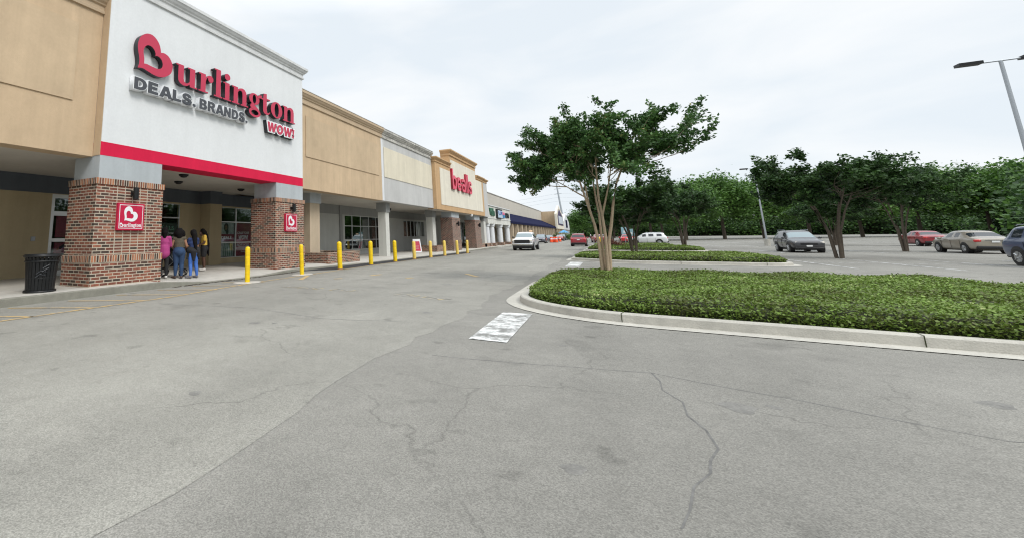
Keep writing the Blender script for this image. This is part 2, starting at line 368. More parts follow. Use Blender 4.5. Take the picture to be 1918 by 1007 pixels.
# ------------------------------------------------------------------ setting: ground, lane, walk
mb = MB(); drape_rect(mb, -500, 600, -120, 1200, 0); struct(mb, 'ground', M['asphalt'])
mb = MB(); random.seed(12); ys_ = [-60, -30] + [-12 + .45 * k for k in range(140)] + [60, 90, 160, 260]; ys_ = sorted(set(ys_ + [8.0, 43.0])); ed = [-2.35 + (random.gauss(0, .05) + .10 * math.sin(y * .9) if -12 < y < 52 else 0) for y in ys_]
for a, b, ea, eb in zip(ys_, ys_[1:], ed, ed[1:]): drape(mb, [(-11.36, a), (ea, a), (eb, b), (-11.36, b)], .0024)
struct(mb, 'road', M['road'])
# aprons of the newer dark asphalt strip by the walk
mb = MB(); _e = [(17.0, -11.6), (18.2, -10.75), (19, -10.52), (23, -10.72), (27, -10.78), (30, -10.88), (33, -10.72), (36, -10.66), (39.5, -10.6), (43, -10.6), (45, -11.0)]
for (a, ea), (b, eb) in zip(_e, _e[1:]): drape(mb, [(-11.74, a), (ea, a), (eb, b), (-11.74, b)], .008)
struct(mb, 'asphalt_patch', M['newasphalt'])

# sidewalk with a lowered kerb between the two brick pillars
ys = [-60, -10, 5, 9.2, 10.2, 11.2, 12.5, 14, 15.4, 16.4, 17.2, 24, 34, 43, 55, 62]
def walk_edge(y): return -11.33 if y < 14 else (-11.33 - .4 * min(1, (y - 14) / 3.2))
def walk_h(y):
    if y < 9.2: return .185
    if y < 11.2: return .185 - .145 * (y - 9.2) / 2
    if y < 14: return .04
    if y < 16.4: return .04 + .08 * (y - 14) / 2.4
    return max(.035, .12 - .085 * (y - 16.4) / 3.0) if y < 44 else .13
mb = MB(); kb = MB()
for a, b in zip(ys, ys[1:]):
    def P(y, x, dz): return (x, y, gz(y) + dz)
    ea, eb, ha, hb = walk_edge(a), walk_edge(b), walk_h(a), walk_h(b)
    for xa0, xa1, xb0, xb1, za0, za1, zb0, zb1 in ((-12.6, ea - .16, -12.6, eb - .16, .155, ha, .155, hb), (-19, -12.6, -19, -12.6, .155, .155, .155, .155)):
        mb.add([P(a, xa0, za0), P(a, xa1, za1), P(b, xb1, zb1), P(b, xb0, zb0)], [(0, 1, 2, 3)])
    kb.add([P(a, ea - .157, ha + .002), P(a, ea - .012, ha + .002), P(a, ea, ha - .012), P(a, ea + .015, -.05),
            P(b, eb - .157, hb + .002), P(b, eb - .012, hb + .002), P(b, eb, hb - .012), P(b, eb + .015, -.05)],
           [(0, 1, 5, 4), (1, 2, 6, 5), (2, 3, 7, 6)])
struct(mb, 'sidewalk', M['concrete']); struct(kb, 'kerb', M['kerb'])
mb = MB(); z2 = gz(50)
mb.box(-19, -11.9, 62, 260, z2 - .2, z2 + .13); struct(mb, 'far_sidewalk', M['concrete'])
# grit and leaf litter along the lowered kerb: dark, sits in the gutter
mb = MB(); random.seed(3)
for i in range(420):
    y = random.uniform(9.5, 17.5); x = walk_edge(y) + .07 + random.gauss(0, .05) + .05 * math.sin(y * 2.1); r = random.uniform(.008, .03)
    mb.add([(x - r, y - r * 1.6, gz(y) + .012), (x + r, y - r, gz(y) + .02), (x + r * .7, y + r * 1.5, gz(y) + .012), (x - r, y + r, gz(y) + .024)], [(0, 1, 2, 3)])
o = mb.build('leaf_litter', mat('litter', (.06, .045, .03), .9, noise=[(9, .5)])); tag(o, 'dark leaf litter and grit lying along the lowered kerb', 'litter', kind='stuff')

# tar patches, sealed joints and oil drips on the old paving
tp = MB(); random.seed(21)
def blob(mb, x, y, r, dz, sq=1.0, n=30):
    a0 = random.random() * 6; ph = random.random() * 6
    drape(mb, [(x + r * sq * (1 + .22 * math.sin(3 * a + ph) + random.gauss(0, .02)) * math.cos(a), y + r * (1 + .2 * math.sin(2 * a + a0) + random.gauss(0, .02)) * math.sin(a)) for a in [2 * math.pi * k / n for k in range(n)]], dz)
for x, y, r in ((-5.2, 6.2, .10), (-4.9, 6.35, .05), (-4.2, 14.0, .16), (.8, 5.2, .12), (1.05, 5.35, .05), (2.6, 6.3, .10), (-.3, 3.4, .07), (-3.4, 3.2, .06), (3.6, 4.4, .05), (-6.8, 9.3, .08), (-5.6, 20, .2), (-6.6, 27, .25), (-.6, 6.9, .05), (-3.0, 8.6, .09), (11.4, 30.5, .4), (17, 31, .35), (13.9, 50, .5)): blob(tp, x, y, r, .0012 if x > -2.3 else .0036)
struct(tp, 'oil_stain', mat('oil_stain', (.172, .167, .153), .75, noise=[(6, .25), (25, .2), (70, .25)]))
tp = MB()
def seal(mb, pts, wd, dz):
    P_ = []
    for a, b in zip(pts, pts[1:]):
        for k in range(6): f = k / 6; P_.append((a[0] + (b[0] - a[0]) * f + random.gauss(0, .02), a[1] + (b[1] - a[1]) * f + random.gauss(0, .02)))
    for a, b in zip(P_, P_[1:]):
        if (a[0] - b[0]) ** 2 + (a[1] - b[1]) ** 2 > 1e-5: line(mb, a, b, wd * random.uniform(.7, 1.3), dz)
seal(tp, [(-8.6, 7.0), (-6.4, 7.5), (-4.4, 7.1), (-2.6, 7.6)], .022, .0034); seal(tp, [(-1.9, 5.6), (.3, 6.0), (2.2, 5.3), (5.2, 6.2)], .014, .0010); seal(tp, [(.3, 6.0), (.5, 4.2), (.1, 2.8)], .013, .0014); seal(tp, [(-9, 17.5), (-6, 18.2), (-3, 17.6)], .03, .0034)
struct(tp, 'crack_seal', mat('crack_seal', (.125, .122, .115), .7, noise=[(9, .4)]))
# painted lines
yl = MB()
line(yl, (-9.5, -4), (-9.45, 5), .10, .0085); line(yl, (-9.45, 5), (-9.4, 8), .10, .0085); line(yl, (-9.4, 8), (-9.95, 11.6), .10, .0085)
line(yl, (-9.95, 11.6), (-10.35, 18.3), .09, .0085)
for k in range(-3, 6):
    line(yl, (-11.12 + .03 * k, 5.0 + 1.27 * k), (-9.45 - (.12 * max(0, k - 2)), 5.95 + 1.25 * k), .09, .0085)
line(yl, (-10.38, 18.4), (-10.68, 27), .07, .012); line(yl, (-10.68, 27), (-10.78, 30.5), .07, .012); line(yl, (-10.78, 30.5), (-10.5, 42.8), .07, .012)
struct(yl, 'yellow_line', M['lineyellow'])
fy = MB()
for a, b in (((-9.2, 13.4), (-10.0, 15.1)), ((-8.3, 14.2), (-8.1, 14.45)), ((-7.75, 16.0), (-7.6, 16.7)), ((-6.1, 15.5), (-5.95, 15.8)), ((-4.7, 18.3), (-4.0, 17.1))):
    line(fy, a, b, .16, .0085)
struct(fy, 'road_arrow', M['lineyellow'])
fw = MB()       # ghost of worn stencilled letters on the lane
for k, (x, y) in enumerate(((-8.3, 11.25), (-8.0, 11.22), (-7.7, 11.2), (-7.4, 11.2), (-7.1, 11.2), (-6.6, 11.2), (-6.3, 11.18), (-6.0, 11.14), (-4.6, 11.0), (-4.35, 10.92), (-4.1, 10.84), (-3.85, 10.76), (-3.6, 10.68), (-3.35, 10.6))):
    line(fw, (x, y - .16), (x + .10, y + .16), .07, .0085)
    if k % 2: line(fw, (x, y + .15), (x + .2, y + .12), .06, .0085)
    if k % 3 == 0: line(fw, (x + .1, y + .16), (x + .22, y - .14), .06, .0085)
struct(fw, 'faded_lettering', M['faintyellow'])
wl = MB()
drape_rect(wl, -1.75, -1.25, 6.7, 9.3, .0085); drape_rect(wl, -1.7, -1.1, 24.4, 29.0, .0085)
for k in (2, 3): drape_rect(wl, -1.75, -1.1, 3.6 + 19.8 * k, 9.2 + 19.8 * k, .0085)
struct(wl, 'stop_bar', M['linewhite'])
st = MB()      # parking stalls either side of each row
for row in range(0, 6):
    yc = 12.7 + 19.8 * row
    x0 = 8.6 if row else 9.5
    for k in range(0, 18):
        xx = x0 + k * 2.75
        line(st, (xx, yc - 5.2), (xx, yc + 5.2), .1, .0045)
    line(st, (x0, yc), (x0 + 17 * 2.75, yc), .1, .0045)
struct(st, 'parking_line', M['linewhite'])
# ------------------------------------------------------------------ buildings
PROF = [(0, 0), (.07, .01), (.075, .09), (.035, .12), (.035, .24), (.09, .27), (.10, .31), (.16, .36), (.21, .44), (.24, .46), (.24, .58), (.0, .6)]
def cornice(mb, xf, y0, y1, xb, z, prof=PROF, k=1.0, kz=None, ends=(1, 1), mi=0):
    kz = kz or k; rings = []
    e0, e1 = ends
    for (px_, py_) in ((xb, 'a'), (xf, 'b'), (xf, 'c'), (xb, 'd')):
        r = []
        for o_, dz in prof:
            o_ *= k; dz *= kz
            X = xf + o_ if py_ in 'bc' else xb
            Y = (y0 - o_ * e0) if py_ in 'ab' else (y1 + o_ * e1)
            r.append((X, Y, z + dz))
        rings.append(r)
    n = len(prof); vs = [p for r in rings for p in r]; fs = []
    for i in range(3):
        for j in range(n - 1): fs.append((i * n + j, (i + 1) * n + j, (i + 1) * n + j + 1, i * n + j + 1))
    fs.append((n - 1, 2 * n - 1, 3 * n - 1, 4 * n - 1)); fs.append((0, 3 * n, 2 * n, n))
    mb.add(vs, fs, mi)

def part(name, m, parent, *boxes, **k):
    mb = MB()
    for b in boxes: mb.box(*b)
    return mb.build(name, m, parent, **k)

def brick_pillar(parent, x0, x1, y0, y1, ztop, band=True, stackpatch=True, zb=.1, name='brick_pillar', bk='brick', sk='soldier'):
    """running-bond shaft, soldier belt, wider plinth and soldier cap"""
    p = MB(); p.box(x0, x1, y0, y1, .9, ztop - .175); o = p.build(name, M[bk], parent)
    p = MB(); p.box(x0 - .02, x1 + .03, y0 - .03, y1 + .03, zb, .80); p.build('plinth', M[bk], o)
    p = MB(); p.box(x0 - .03, x1 + .045, y0 - .045, y1 + .045, .80, 1.0); p.build('belt_course', M[sk], o)
    p = MB(); p.box(x0 - .02, x1 + .035, y0 - .035, y1 + .035, ztop - .175, ztop); p.build('cap_course', M[sk], o)
    if stackpatch:
        a = y0 + (y1 - y0) * .27; b = y0 + (y1 - y0) * .76
        p = MB(); p.box(x1 - .05, x1 + .0035, a, b, 1.0, ztop - .175); p.build('stack_bond_panel', M['stack'], o)
    return o

def window(parent, x, y0, y1, z0, z1, my, mz, glass='glass', fr='alum', w_=.055, name='window', back=True):
    """framed shop window in a wall plane facing +x"""
    f = MB(); ys_ = [y0] + list(my) + [y1]; zs_ = [z0] + list(mz) + [z1]
    for i, y in enumerate(ys_):
        f.box(x - .04, x + .035, y - w_ / 2, y + w_ / 2, z0 - w_ / 2, z1 + w_ / 2)
    for z in zs_:
        for a, b in zip(ys_, ys_[1:]): f.box(x - .03, x + .028, a + w_ / 2, b - w_ / 2, z - w_ / 2, z + w_ / 2)
    wn = f.build(name, M[fr], parent)
    g = MB(); g.box(x - .008, x - .002, y0, y1, z0, z1); g.build('pane', M[glass], wn)
    return wn

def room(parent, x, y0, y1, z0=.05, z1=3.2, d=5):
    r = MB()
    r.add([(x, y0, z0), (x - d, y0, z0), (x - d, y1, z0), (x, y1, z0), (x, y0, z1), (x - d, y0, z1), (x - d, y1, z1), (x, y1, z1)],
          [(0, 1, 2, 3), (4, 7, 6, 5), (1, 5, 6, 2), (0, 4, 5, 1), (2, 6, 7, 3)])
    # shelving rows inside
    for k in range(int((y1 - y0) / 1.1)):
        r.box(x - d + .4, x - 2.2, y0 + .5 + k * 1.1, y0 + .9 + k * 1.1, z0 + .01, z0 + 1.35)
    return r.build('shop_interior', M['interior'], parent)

def wall_with_holes(mb, x0, x1, y0, y1, z0, z1, holes):
    """wall slab with rectangular openings: holes = (ya, yb, za, zb), sorted in y"""
    y = y0
    for ya, yb, za, zb in holes:
        if ya > y: mb.box(x0, x1, y, ya, z0, z1)
        if za > z0: mb.box(x0, x1, ya, yb, z0, za)
        if zb < z1: mb.box(x0, x1, ya, yb, zb, z1)
        y = yb
    if y < y1: mb.box(x0, x1, y, y1, z0, z1)

# ---- clothing store: tan wing, white sign box on two brick pillars
B1 = thing('store_building', 'tan stucco store with tall white sign wall, crimson band and two broad brick pillars', 'building', (-15, 8, 0))
part('sign_wall', M['white'], B1, (-13.0, -12.1, 7.44, 17.85, 4.25, 9.30))
part('colour_band', M['red'], B1, (-13.0, -12.097, 7.437, 17.853, 3.85, 4.25))
mb = MB(); cornice(mb, -12.1, 7.44, 17.85, -13.0, 9.26, k=.95, kz=.95); mb.build('cornice', M['cornwhite'], B1)
part('side_return', M['ochre' if 0 else 'tan'], B1, (-12.449, -12.112, 7.425, 7.4365, 3.85, 9.25))
# tan wing on the left
mb = MB(); mb.box(-13.0, -12.45, -9, 7.42, 3.83, 8.30); mb.build('wing_wall', M['tan'], B1)
mb = MB(); mb.box(-12.46, -12.415, -7.5, 6.69, 5.36, 7.72); mb.build('wall_panel', M['tan_panel'], B1)
mb = MB(); cornice(mb, -12.45, -9, 7.42, -13.0, 8.28, k=1.0, kz=1.05, ends=(0, 0)); mb.build('cornice', M['tan_trim'], B1)
part('soffit', M['soffit'], B1, (-17.8, -13.0, -9, 19.0, 3.86, 3.95))
part('beam', M['soffit'], B1, (-13.15, -13.0, -9, 7.40, 3.835, 3.95), (-13.15, -13.0, 9.62, 15.7, 3.835, 3.95))
for y0, y1 in ((7.40, 9.70), (15.72, 17.93)):
    brick_pillar(B1, -13.5, -12.1, y0, y1, 3.185)
    part('pillar_head', M['blockgrey'], B1, (-13.36, -12.102, y0 + .04, y1 - .09, 3.185, 3.85))
mb = MB(); wall_with_holes(mb, -17.9, -17.7, -9, 24, .0, 3.2, [(9.09, 13.5, .0, 3.18), (13.9, 15.25, .5, 3.13), (18.12, 22.4, .40, 3.13)])
mb.build('back_wall', M['backtan'], B1)
part('wall_band', M['darkgrey'], B1, (-17.9, -17.697, -9, 24, 3.2, 3.86))
for y0 in (16.6,):
    part('pilaster', M['backtan'], B1, (-17.7, -17.0, y0, y0 + .85, .1, 3.2)); part('pilaster_head', M['darkgrey'], B1, (-17.7, -16.997, y0 - .003, y0 + .853, 3.2, 3.86))
window(B1, -17.74, 18.12, 22.4, .40, 3.13, (19.33, 20.93), (1.2, 2.33))
window(B1, -17.74, 13.9, 15.25, .50, 3.13, (), (2.45,), fr='alum')
room(B1, -17.9, 8.9, 24, d=7)
mb = MB(); mb.box(-24.8, -22, 7, 24.5, .02, 3.4)
# entrance doors
dr = window(B1, -17.74, 9.12, 13.45, .12, 3.12, (10.55, 11.28, 12.0), (2.45,), w_=.17, name='entrance_door')
def poster(parent, x, y0, y1, z0, z1, m, name='poster'): return part(name, m, parent, (x - .012, x, y0, y1, z0, z1))
M['posterred'] = mat('poster_maroon', (.20, .018, .045), .5, noise=[(2, .2)])
M['postergreen'] = mat('poster_green', (.12, .22, .16), .5, noise=[(3, .4)])
M['posterpale'] = mat('poster_pale', (.36, .42, .40), .5, noise=[(2.4, .35), (9, .2)])
M['skin1'] = mat('skin_brown', (.16, .075, .042), .5); M['skin2'] = mat('skin_deep_brown', (.085, .04, .025), .5); M['skin3'] = mat('skin_tan', (.30, .15, .09), .5)
poster(B1, -17.78, 9.35, 10.42, 1.55, 2.36, M['posterred']); poster(B1, -17.78, 9.35, 10.42, .95, 1.35, M['posterred'])
poster(B1, -17.79, 11.4, 11.9, .5, 2.3, M['posterpale'])
for _z in (1.38, .2): part('door_rail', M['alum'], B1, (-17.76, -17.70, 9.19, 10.48, _z, _z + .13))

# lettering -----------------------------------------------------------------
def text_mesh(txt, y0, y1, z0, z1, x0, x1, bold=.0, name='lettering', mats=None, parent=None, shear=0, spacing=1.0):
    """flat sans lettering fitted to a rectangle of a wall facing +x"""
    cu = bpy.data.curves.new('t', 'FONT'); cu.body = txt; cu.size = 1; cu.offset = bold; cu.extrude = .5; cu.resolution_u = 4; cu.shear = shear; cu.space_character = spacing
    o = bpy.data.objects.new('t', cu); C.objects.link(o)
    dg = bpy.context.evaluated_depsgraph_get(); me = bpy.data.meshes.new_from_object(o.evaluated_get(dg))
    bpy.data.objects.remove(o); bpy.data.curves.remove(cu)
    V = np.empty(len(me.vertices) * 3, np.float32); me.vertices.foreach_get('co', V); V = V.reshape(-1, 3)
    a, b = V.min(0), V.max(0)
    W = np.empty_like(V)
    W[:, 1] = y0 + (V[:, 0] - a[0]) / (b[0] - a[0]) * (y1 - y0); W[:, 2] = z0 + (V[:, 1] - a[1]) / (b[1] - a[1]) * (z1 - z0)
    W[:, 0] = np.where(V[:, 2] > 0, x1, x0)
    me.vertices.foreach_set('co', W.ravel()); me.update()
    if parent is not None:
        off = world_loc(parent); W -= np.array(off[:], np.float32); me.vertices.foreach_set('co', W.ravel())
    me.materials.clear()
    for m_ in mats: me.materials.append(m_)
    if len(mats) > 1:
        me.polygons.foreach_set('material_index', [0 if abs(p.normal.x) > .7 else 1 for p in me.polygons])
    ob = bpy.data.objects.new(name, me); C.objects.link(ob)
    if parent is not None: ob.parent = parent
    return ob

def ell(cx, cy, rx, ry, n=28): return [(cx + rx * math.cos(2 * math.pi * k / n), cy + ry * math.sin(2 * math.pi * k / n)) for k in range(n)]
G = {
 'u': ([[(0, 1), (.42, 1), (.42, .32), (.46, .18), (.56, .12), (.66, .16), (.76, .26), (.76, .93), (.64, .93), (.64, 1), (1.06, 1), (1.06, .07), (1.2, .07), (1.2, 0), (.78, 0), (.76, .12), (.62, 0), (.42, -.03), (.24, .03), (.14, .16), (.12, .32), (.12, .93), (0, .93)]], 1.28),
 'n': ([[(0, 0), (.54, 0), (.54, .07), (.42, .07), (.42, .72), (.52, .84), (.64, .87), (.74, .8), (.76, .68), (.76, .07), (.64, .07), (.64, 0), (1.2, 0), (1.2, .07), (1.06, .07), (1.06, .72), (1.02, .88), (.9, 1.0), (.74, 1.03), (.56, .98), (.42, .86), (.42, 1), (0, 1), (0, .93), (.12, .93), (.12, .07), (0, .07)]], 1.26),
 'r': ([[(0, 0), (.58, 0), (.58, .07), (.42, .07), (.42, .6), (.47, .78), (.55, .88), (.57, .74), (.66, .64), (.80, .65), (.89, .76), (.88, .92), (.77, 1.02), (.62, 1.0), (.5, .92), (.42, .8), (.42, 1), (0, 1), (0, .93), (.12, .93), (.12, .07), (0, .07)]], .95),
 'l': ([[(0, 0), (.54, 0), (.54, .07), (.42, .07), (.42, 1.56), (0, 1.56), (0, 1.49), (.12, 1.49), (.12, .07), (0, .07)]], .6),
 'i': ([[(0, 0), (.54, 0), (.54, .07), (.42, .07), (.42, 1), (0, 1), (0, .93), (.12, .93), (.12, .07), (0, .07)], ell(.27, 1.34, .19, .19)], .6),
 'o': ([ell(.52, .5, .52, .53), ell(.52, .5, .19, .45)], 1.1),
 't': ([[(0, .92), (.12, .95), (.16, 1.26), (.42, 1.3), (.42, 1), (.72, 1), (.72, .92), (.42, .92), (.42, .22), (.46, .12), (.56, .1), (.68, .2), (.73, .16), (.6, .02), (.42, -.03), (.22, .02), (.13, .14), (.12, .3), (.12, .85), (0, .85)]], .78),
 'g': ([ell(.42, .68, .41, .35), ell(.42, .68, .14, .28)], 1.02),
}
GX = {'g': [([ell(.46, -.14, .46, .29), ell(.47, -.15, .29, .15)], .004), ([[(.66, .86), (.78, 1.03), (1.0, 1.06), (1.02, .86), (.88, .86), (.72, .8)]], .007), ([[(.12, .3), (.3, .42), (.42, .3), (.75, .12), (.62, .02), (.2, .05), (.08, .16)]], .0085)]}
HEART_O = [(0, -.002), (.034, .125), (.03, .266), (-.005, .414), (-.03, .549), (-.023, .677), (.026, .823), (.118, .928), (.234, 1.0), (.376, 1.016), (.506, .955), (.608, .843), (.659, .71), (.671, .63), (.782, .65), (.917, .612), (1.024, .496), (1.07, .357), (1.041, .194), (.947, .08), (.778, -.023), (.61, -.056), (.443, -.04), (.278, -.001), (.138, .026)]
HEART_I = [(.178, .164), (.175, .298), (.146, .433), (.147, .542), (.197, .642), (.274, .695), (.376, .69), (.463, .63), (.504, .542), (.499, .481), (.597, .497), (.697, .441), (.744, .335), (.721, .224), (.618, .154), (.41, .16), (.267, .176)]
def smooth_loop(P, keep=(), n=3):
    """Catmull-Rom through the points"""
    o = []; m_ = len(P)
    for i in range(m_):
        p0, p1, p2, p3 = (Vector(P[(i + k) % m_]) for k in (-1, 0, 1, 2))
        if i in keep: p0 = p1
        if (i + 1) % m_ in keep: p3 = p2
        for k in range(n):
            t = k / n; q = .5 * ((2 * p1) + (p2 - p0) * t + (2 * p0 - 5 * p1 + 4 * p2 - p3) * t * t + (3 * p1 - p0 - 3 * p2 + p3) * t ** 3); o.append((q.x, q.y))
    return o
HO = smooth_loop(HEART_O, (0, 13)); HI = smooth_loop(HEART_I, (0, 9))
def shape_mesh(loops, y, z, k, x0, x1, mats, name, parent=None, kz=None, off_=0.0):
    """loops of one glyph extruded off a wall facing +x; holes by even-odd fill"""
    kz = kz or k
    cu = bpy.data.curves.new('g', 'CURVE'); cu.dimensions = '2D'; cu.fill_mode = 'BOTH'; cu.extrude = .5; cu.offset = off_
    for lp in loops:
        sp = cu.splines.new('POLY'); sp.points.add(len(lp) - 1); sp.use_cyclic_u = True
        for i, p in enumerate(lp): sp.points[i].co = (p[0], p[1], 0, 1)
    o = bpy.data.objects.new('g', cu); C.objects.link(o)
    dg = bpy.context.evaluated_depsgraph_get(); me = bpy.data.meshes.new_from_object(o.evaluated_get(dg))
    bpy.data.objects.remove(o); bpy.data.curves.remove(cu)
    off = world_loc(parent) if parent is not None else Vector((0, 0, 0))
    for v in me.vertices:
        a, b, c = v.co; v.co = (x1 - off.x if c > 0 else x0 - off.x, y + a * k - off.y, z + b * kz - off.z)
    me.update(); me.materials.clear()
    for m_ in mats: me.materials.append(m_)
    if len(mats) > 1: me.polygons.foreach_set('material_index', [0 if abs(p.normal.x) > .7 else 1 for p in me.polygons])
    ob = bpy.data.objects.new(name, me); C.objects.link(ob)
    if parent is not None: ob.parent = parent
    return ob
def serif_word(txt, y, z, k, x0, x1, mats, parent, name='letter', kz=None):
    for ch in txt:
        loops, adv = G[ch]
        ob = shape_mesh(loops, y, z, k, x0, x1, mats, name, parent, kz)
        for lp, d in GX.get(ch, []): shape_mesh(lp, y, z, k, x0, x1 + d * (x1 - x0 > .02 or .1), mats, 'letter_tail', ob, kz)
        y += adv * k
    return y
G2 = {
 'D': ([[(0, 0), (0, 1), (.42, 1), (.62, .95), (.78, .82), (.86, .63), (.88, .5), (.86, .37), (.78, .18), (.62, .05), (.42, 0)], [(.27, .22), (.27, .78), (.42, .78), (.56, .69), (.61, .5), (.56, .31), (.42, .22)]], .98),
 'E': ([[(0, 0), (0, 1), (.72, 1), (.72, .77), (.28, .77), (.28, .62), (.68, .62), (.68, .40), (.28, .40), (.28, .23), (.74, .23), (.74, 0)]], .84),
 'A': ([[(0, 0), (.33, 1), (.67, 1), (1, 0), (.70, 0), (.65, .17), (.35, .17), (.30, 0)], [(.41, .38), (.59, .38), (.5, .70)]], 1.04),
 'L': ([[(0, 0), (0, 1), (.28, 1), (.28, .24), (.70, .24), (.70, 0)]], .78),
 'S': ([[(.80, .70), (.53, .68), (.48, .77), (.38, .80), (.30, .76), (.30, .69), (.38, .64), (.58, .59), (.76, .50), (.84, .33), (.80, .15), (.65, .02), (.42, -.03), (.18, .02), (.03, .16), (0, .33), (.27, .35), (.32, .23), (.43, .18), (.54, .21), (.57, .28), (.50, .35), (.30, .41), (.10, .50), (.02, .68), (.06, .86), (.20, .99), (.40, 1.03), (.62, 1.0), (.75, .88)]], .93),
 'B': ([[(0, 0), (0, 1), (.52, 1), (.74, .92), (.80, .75), (.74, .58), (.66, .53), (.80, .45), (.86, .28), (.78, .08), (.55, 0)], [(.27, .60), (.27, .79), (.44, .79), (.52, .70), (.44, .60)], [(.27, .20), (.27, .42), (.47, .42), (.57, .31), (.47, .20)]], .95),
 'R': ([[(0, 0), (0, 1), (.54, 1), (.78, .92), (.85, .72), (.78, .52), (.66, .45), (.88, 0), (.57, 0), (.39, .39), (.27, .39), (.27, 0)], [(.27, .58), (.27, .79), (.46, .79), (.57, .69), (.46, .58)]], .95),
 'N': ([[(0, 0), (0, 1), (.27, 1), (.58, .45), (.58, 1), (.85, 1), (.85, 0), (.58, 0), (.27, .55), (.27, 0)]], .97),
 '.': ([[(0, 0), (0, .24), (.26, .24), (.26, 0)]], .38),
 'W': ([[(.0, 1), (.28, 1), (.40, .40), (.53, 1), (.77, 1), (.90, .40), (1.02, 1), (1.30, 1), (1.05, 0), (.77, 0), (.65, .55), (.53, 0), (.25, 0)]], 1.36),
 'O': ([ell(.47, .5, .47, .53), ell(.47, .5, .20, .29)], 1.02),
 '!': ([[(.02, 1), (.30, 1), (.24, .33), (.08, .33)], [(.03, 0), (.03, .24), (.29, .24), (.29, 0)]], .4),
}
def block_word(txt, y0, y1, z0, z1, x0, x1, m_, parent, name, off_=0.0, shear=0):
    tot = sum(G2[c][1] for c in txt); k = (y1 - y0) / tot; kz = z1 - z0; y = y0
    for c in txt:
        lp, adv = G2[c]
        if shear: lp = [[(a + b * shear, b) for a, b in q] for q in lp]
        shape_mesh(lp, y, z0, k, x0, x1, [m_], name, parent, kz, off_); y += adv * k
S1 = thing('store_sign', 'large crimson name with heart emblem, above the words DEALS. BRANDS. WOW!', 'sign', (-12.1, 12.5, 7))
XA, XB = -12.075, -11.86
shape_mesh([HO, HI], 8.31, 6.74, 1.25, XA, XB, [M['signred'], M['signblack']], 'heart_letter', S1)
total = sum(G[c][1] for c in 'urlington'); kk = (16.93 - 9.80) / total
serif_word('urlington', 9.80, 6.70, kk, XA, XB, [M['signred'], M['signblack']], S1, kz=.70)
for wd, a, b in (('DEALS.', 8.24, 10.80), ('BRANDS.', 10.92, 13.56)):
    block_word(wd, a, b, 6.05, 6.43, -12.08, -11.885, M['signwhite'], S1, 'letter_backing', .06)
    block_word(wd, a, b, 6.05, 6.43, -11.885, -11.868, M['signgrey'], S1, 'block_letter')
block_word('WOW!', 14.80, 16.85, 6.0, 6.42, -12.08, -11.90, M['signblack'], S1, 'letter_backing', .13, .08)
block_word('WOW!', 14.80, 16.85, 6.0, 6.42, -11.90, -11.885, M['signwhite'], S1, 'letter_outline', .12, .08)
block_word('WOW!', 14.80, 16.85, 6.0, 6.42, -11.885, -11.872, M['signred'], S1, 'block_letter', .0, .08)
def pillar_sign(y0, label):
    t = thing('pillar_sign', label, 'sign', (-12.06, y0 + .45, 2.1), group='square crimson signs on the brick pillars')
    part('sign_board', M['boardred'], t, (-12.09, -12.0, y0, y0 + .90, 1.70, 2.50))
    a, b, c, d = y0 + .05, y0 + .85, 1.75, 2.45
    part('border', M['signwhite'], t, (-12.005, -11.996, a, b, d - .018, d), (-12.005, -11.996, a, b, c, c + .018), (-12.005, -11.996, a, a + .018, c + .018, d - .018), (-12.005, -11.996, b - .018, b, c + .018, d - .018))
    shape_mesh([HO, HI], y0 + .22, 1.98, .42, -12.005, -11.994, [M['signwhite']], 'heart_emblem', t)
    shape_mesh([HO, HI], y0 + .085, 1.80, .115, -12.005, -11.994, [M['signwhite']], 'heart_letter', t)
    k2 = .60 / total; serif_word('urlington', y0 + .215, 1.80, k2, -12.005, -11.994, [M['signwhite']], t, kz=.075)
    return t
pillar_sign(8.05, 'square crimson heart sign on the nearer, left brick pillar beside the black bin')
pillar_sign(16.33, 'square crimson heart sign on the farther brick pillar, the one right of the poster windows')
def wall_lamp(x, y, z, label, s=1.0):
    t = thing('wall_lamp', label, 'lamp', (x, y, z), group='black lamps on the brick pillars')
    part('mount', M['blackmetal'], t, (x, x + .10 * s, y - .06 * s, y + .06 * s, z - .07 * s, z + .07 * s))
    mb = MB(); mb.lathe([(.02, z - .19 * s), (.085 * s, z - .17 * s), (.085 * s, z + .17 * s), (.03, z + .19 * s)], x + .18 * s, y, 16); mb.build('lamp_shade', M['blackmetal'], t, smooth=True)
wall_lamp(-12.095, 8.56, 2.80, 'black cylinder lamp above the heart sign on the nearer, left brick pillar')
wall_lamp(-12.095, 16.86, 2.76, 'black cylinder lamp above the heart sign on the farther brick pillar')
for i, (x, y) in enumerate(((-13.45, 11.70), (-15.25, 13.0), (-15.2, 16.9))):
    t = thing('ceiling_light', ['black ceiling light nearest the road under the white sign wall', 'black ceiling light deeper under the canopy, behind the first one', 'black ceiling light near the farther brick pillar'][i], 'lamp', (x, y, 3.85), group='round black ceiling lights')
    mb = MB(); mb.lathe([(.17, 3.80), (.19, 3.86)], x, y, 20); mb.build('rim', M['blackmetal'], t, smooth=True)
    mb = MB(); mb.lathe([(.05, 3.74), (.12, 3.76), (.13, 3.80)], x, y, 16); mb.build('lens', M['black'], t, smooth=True)

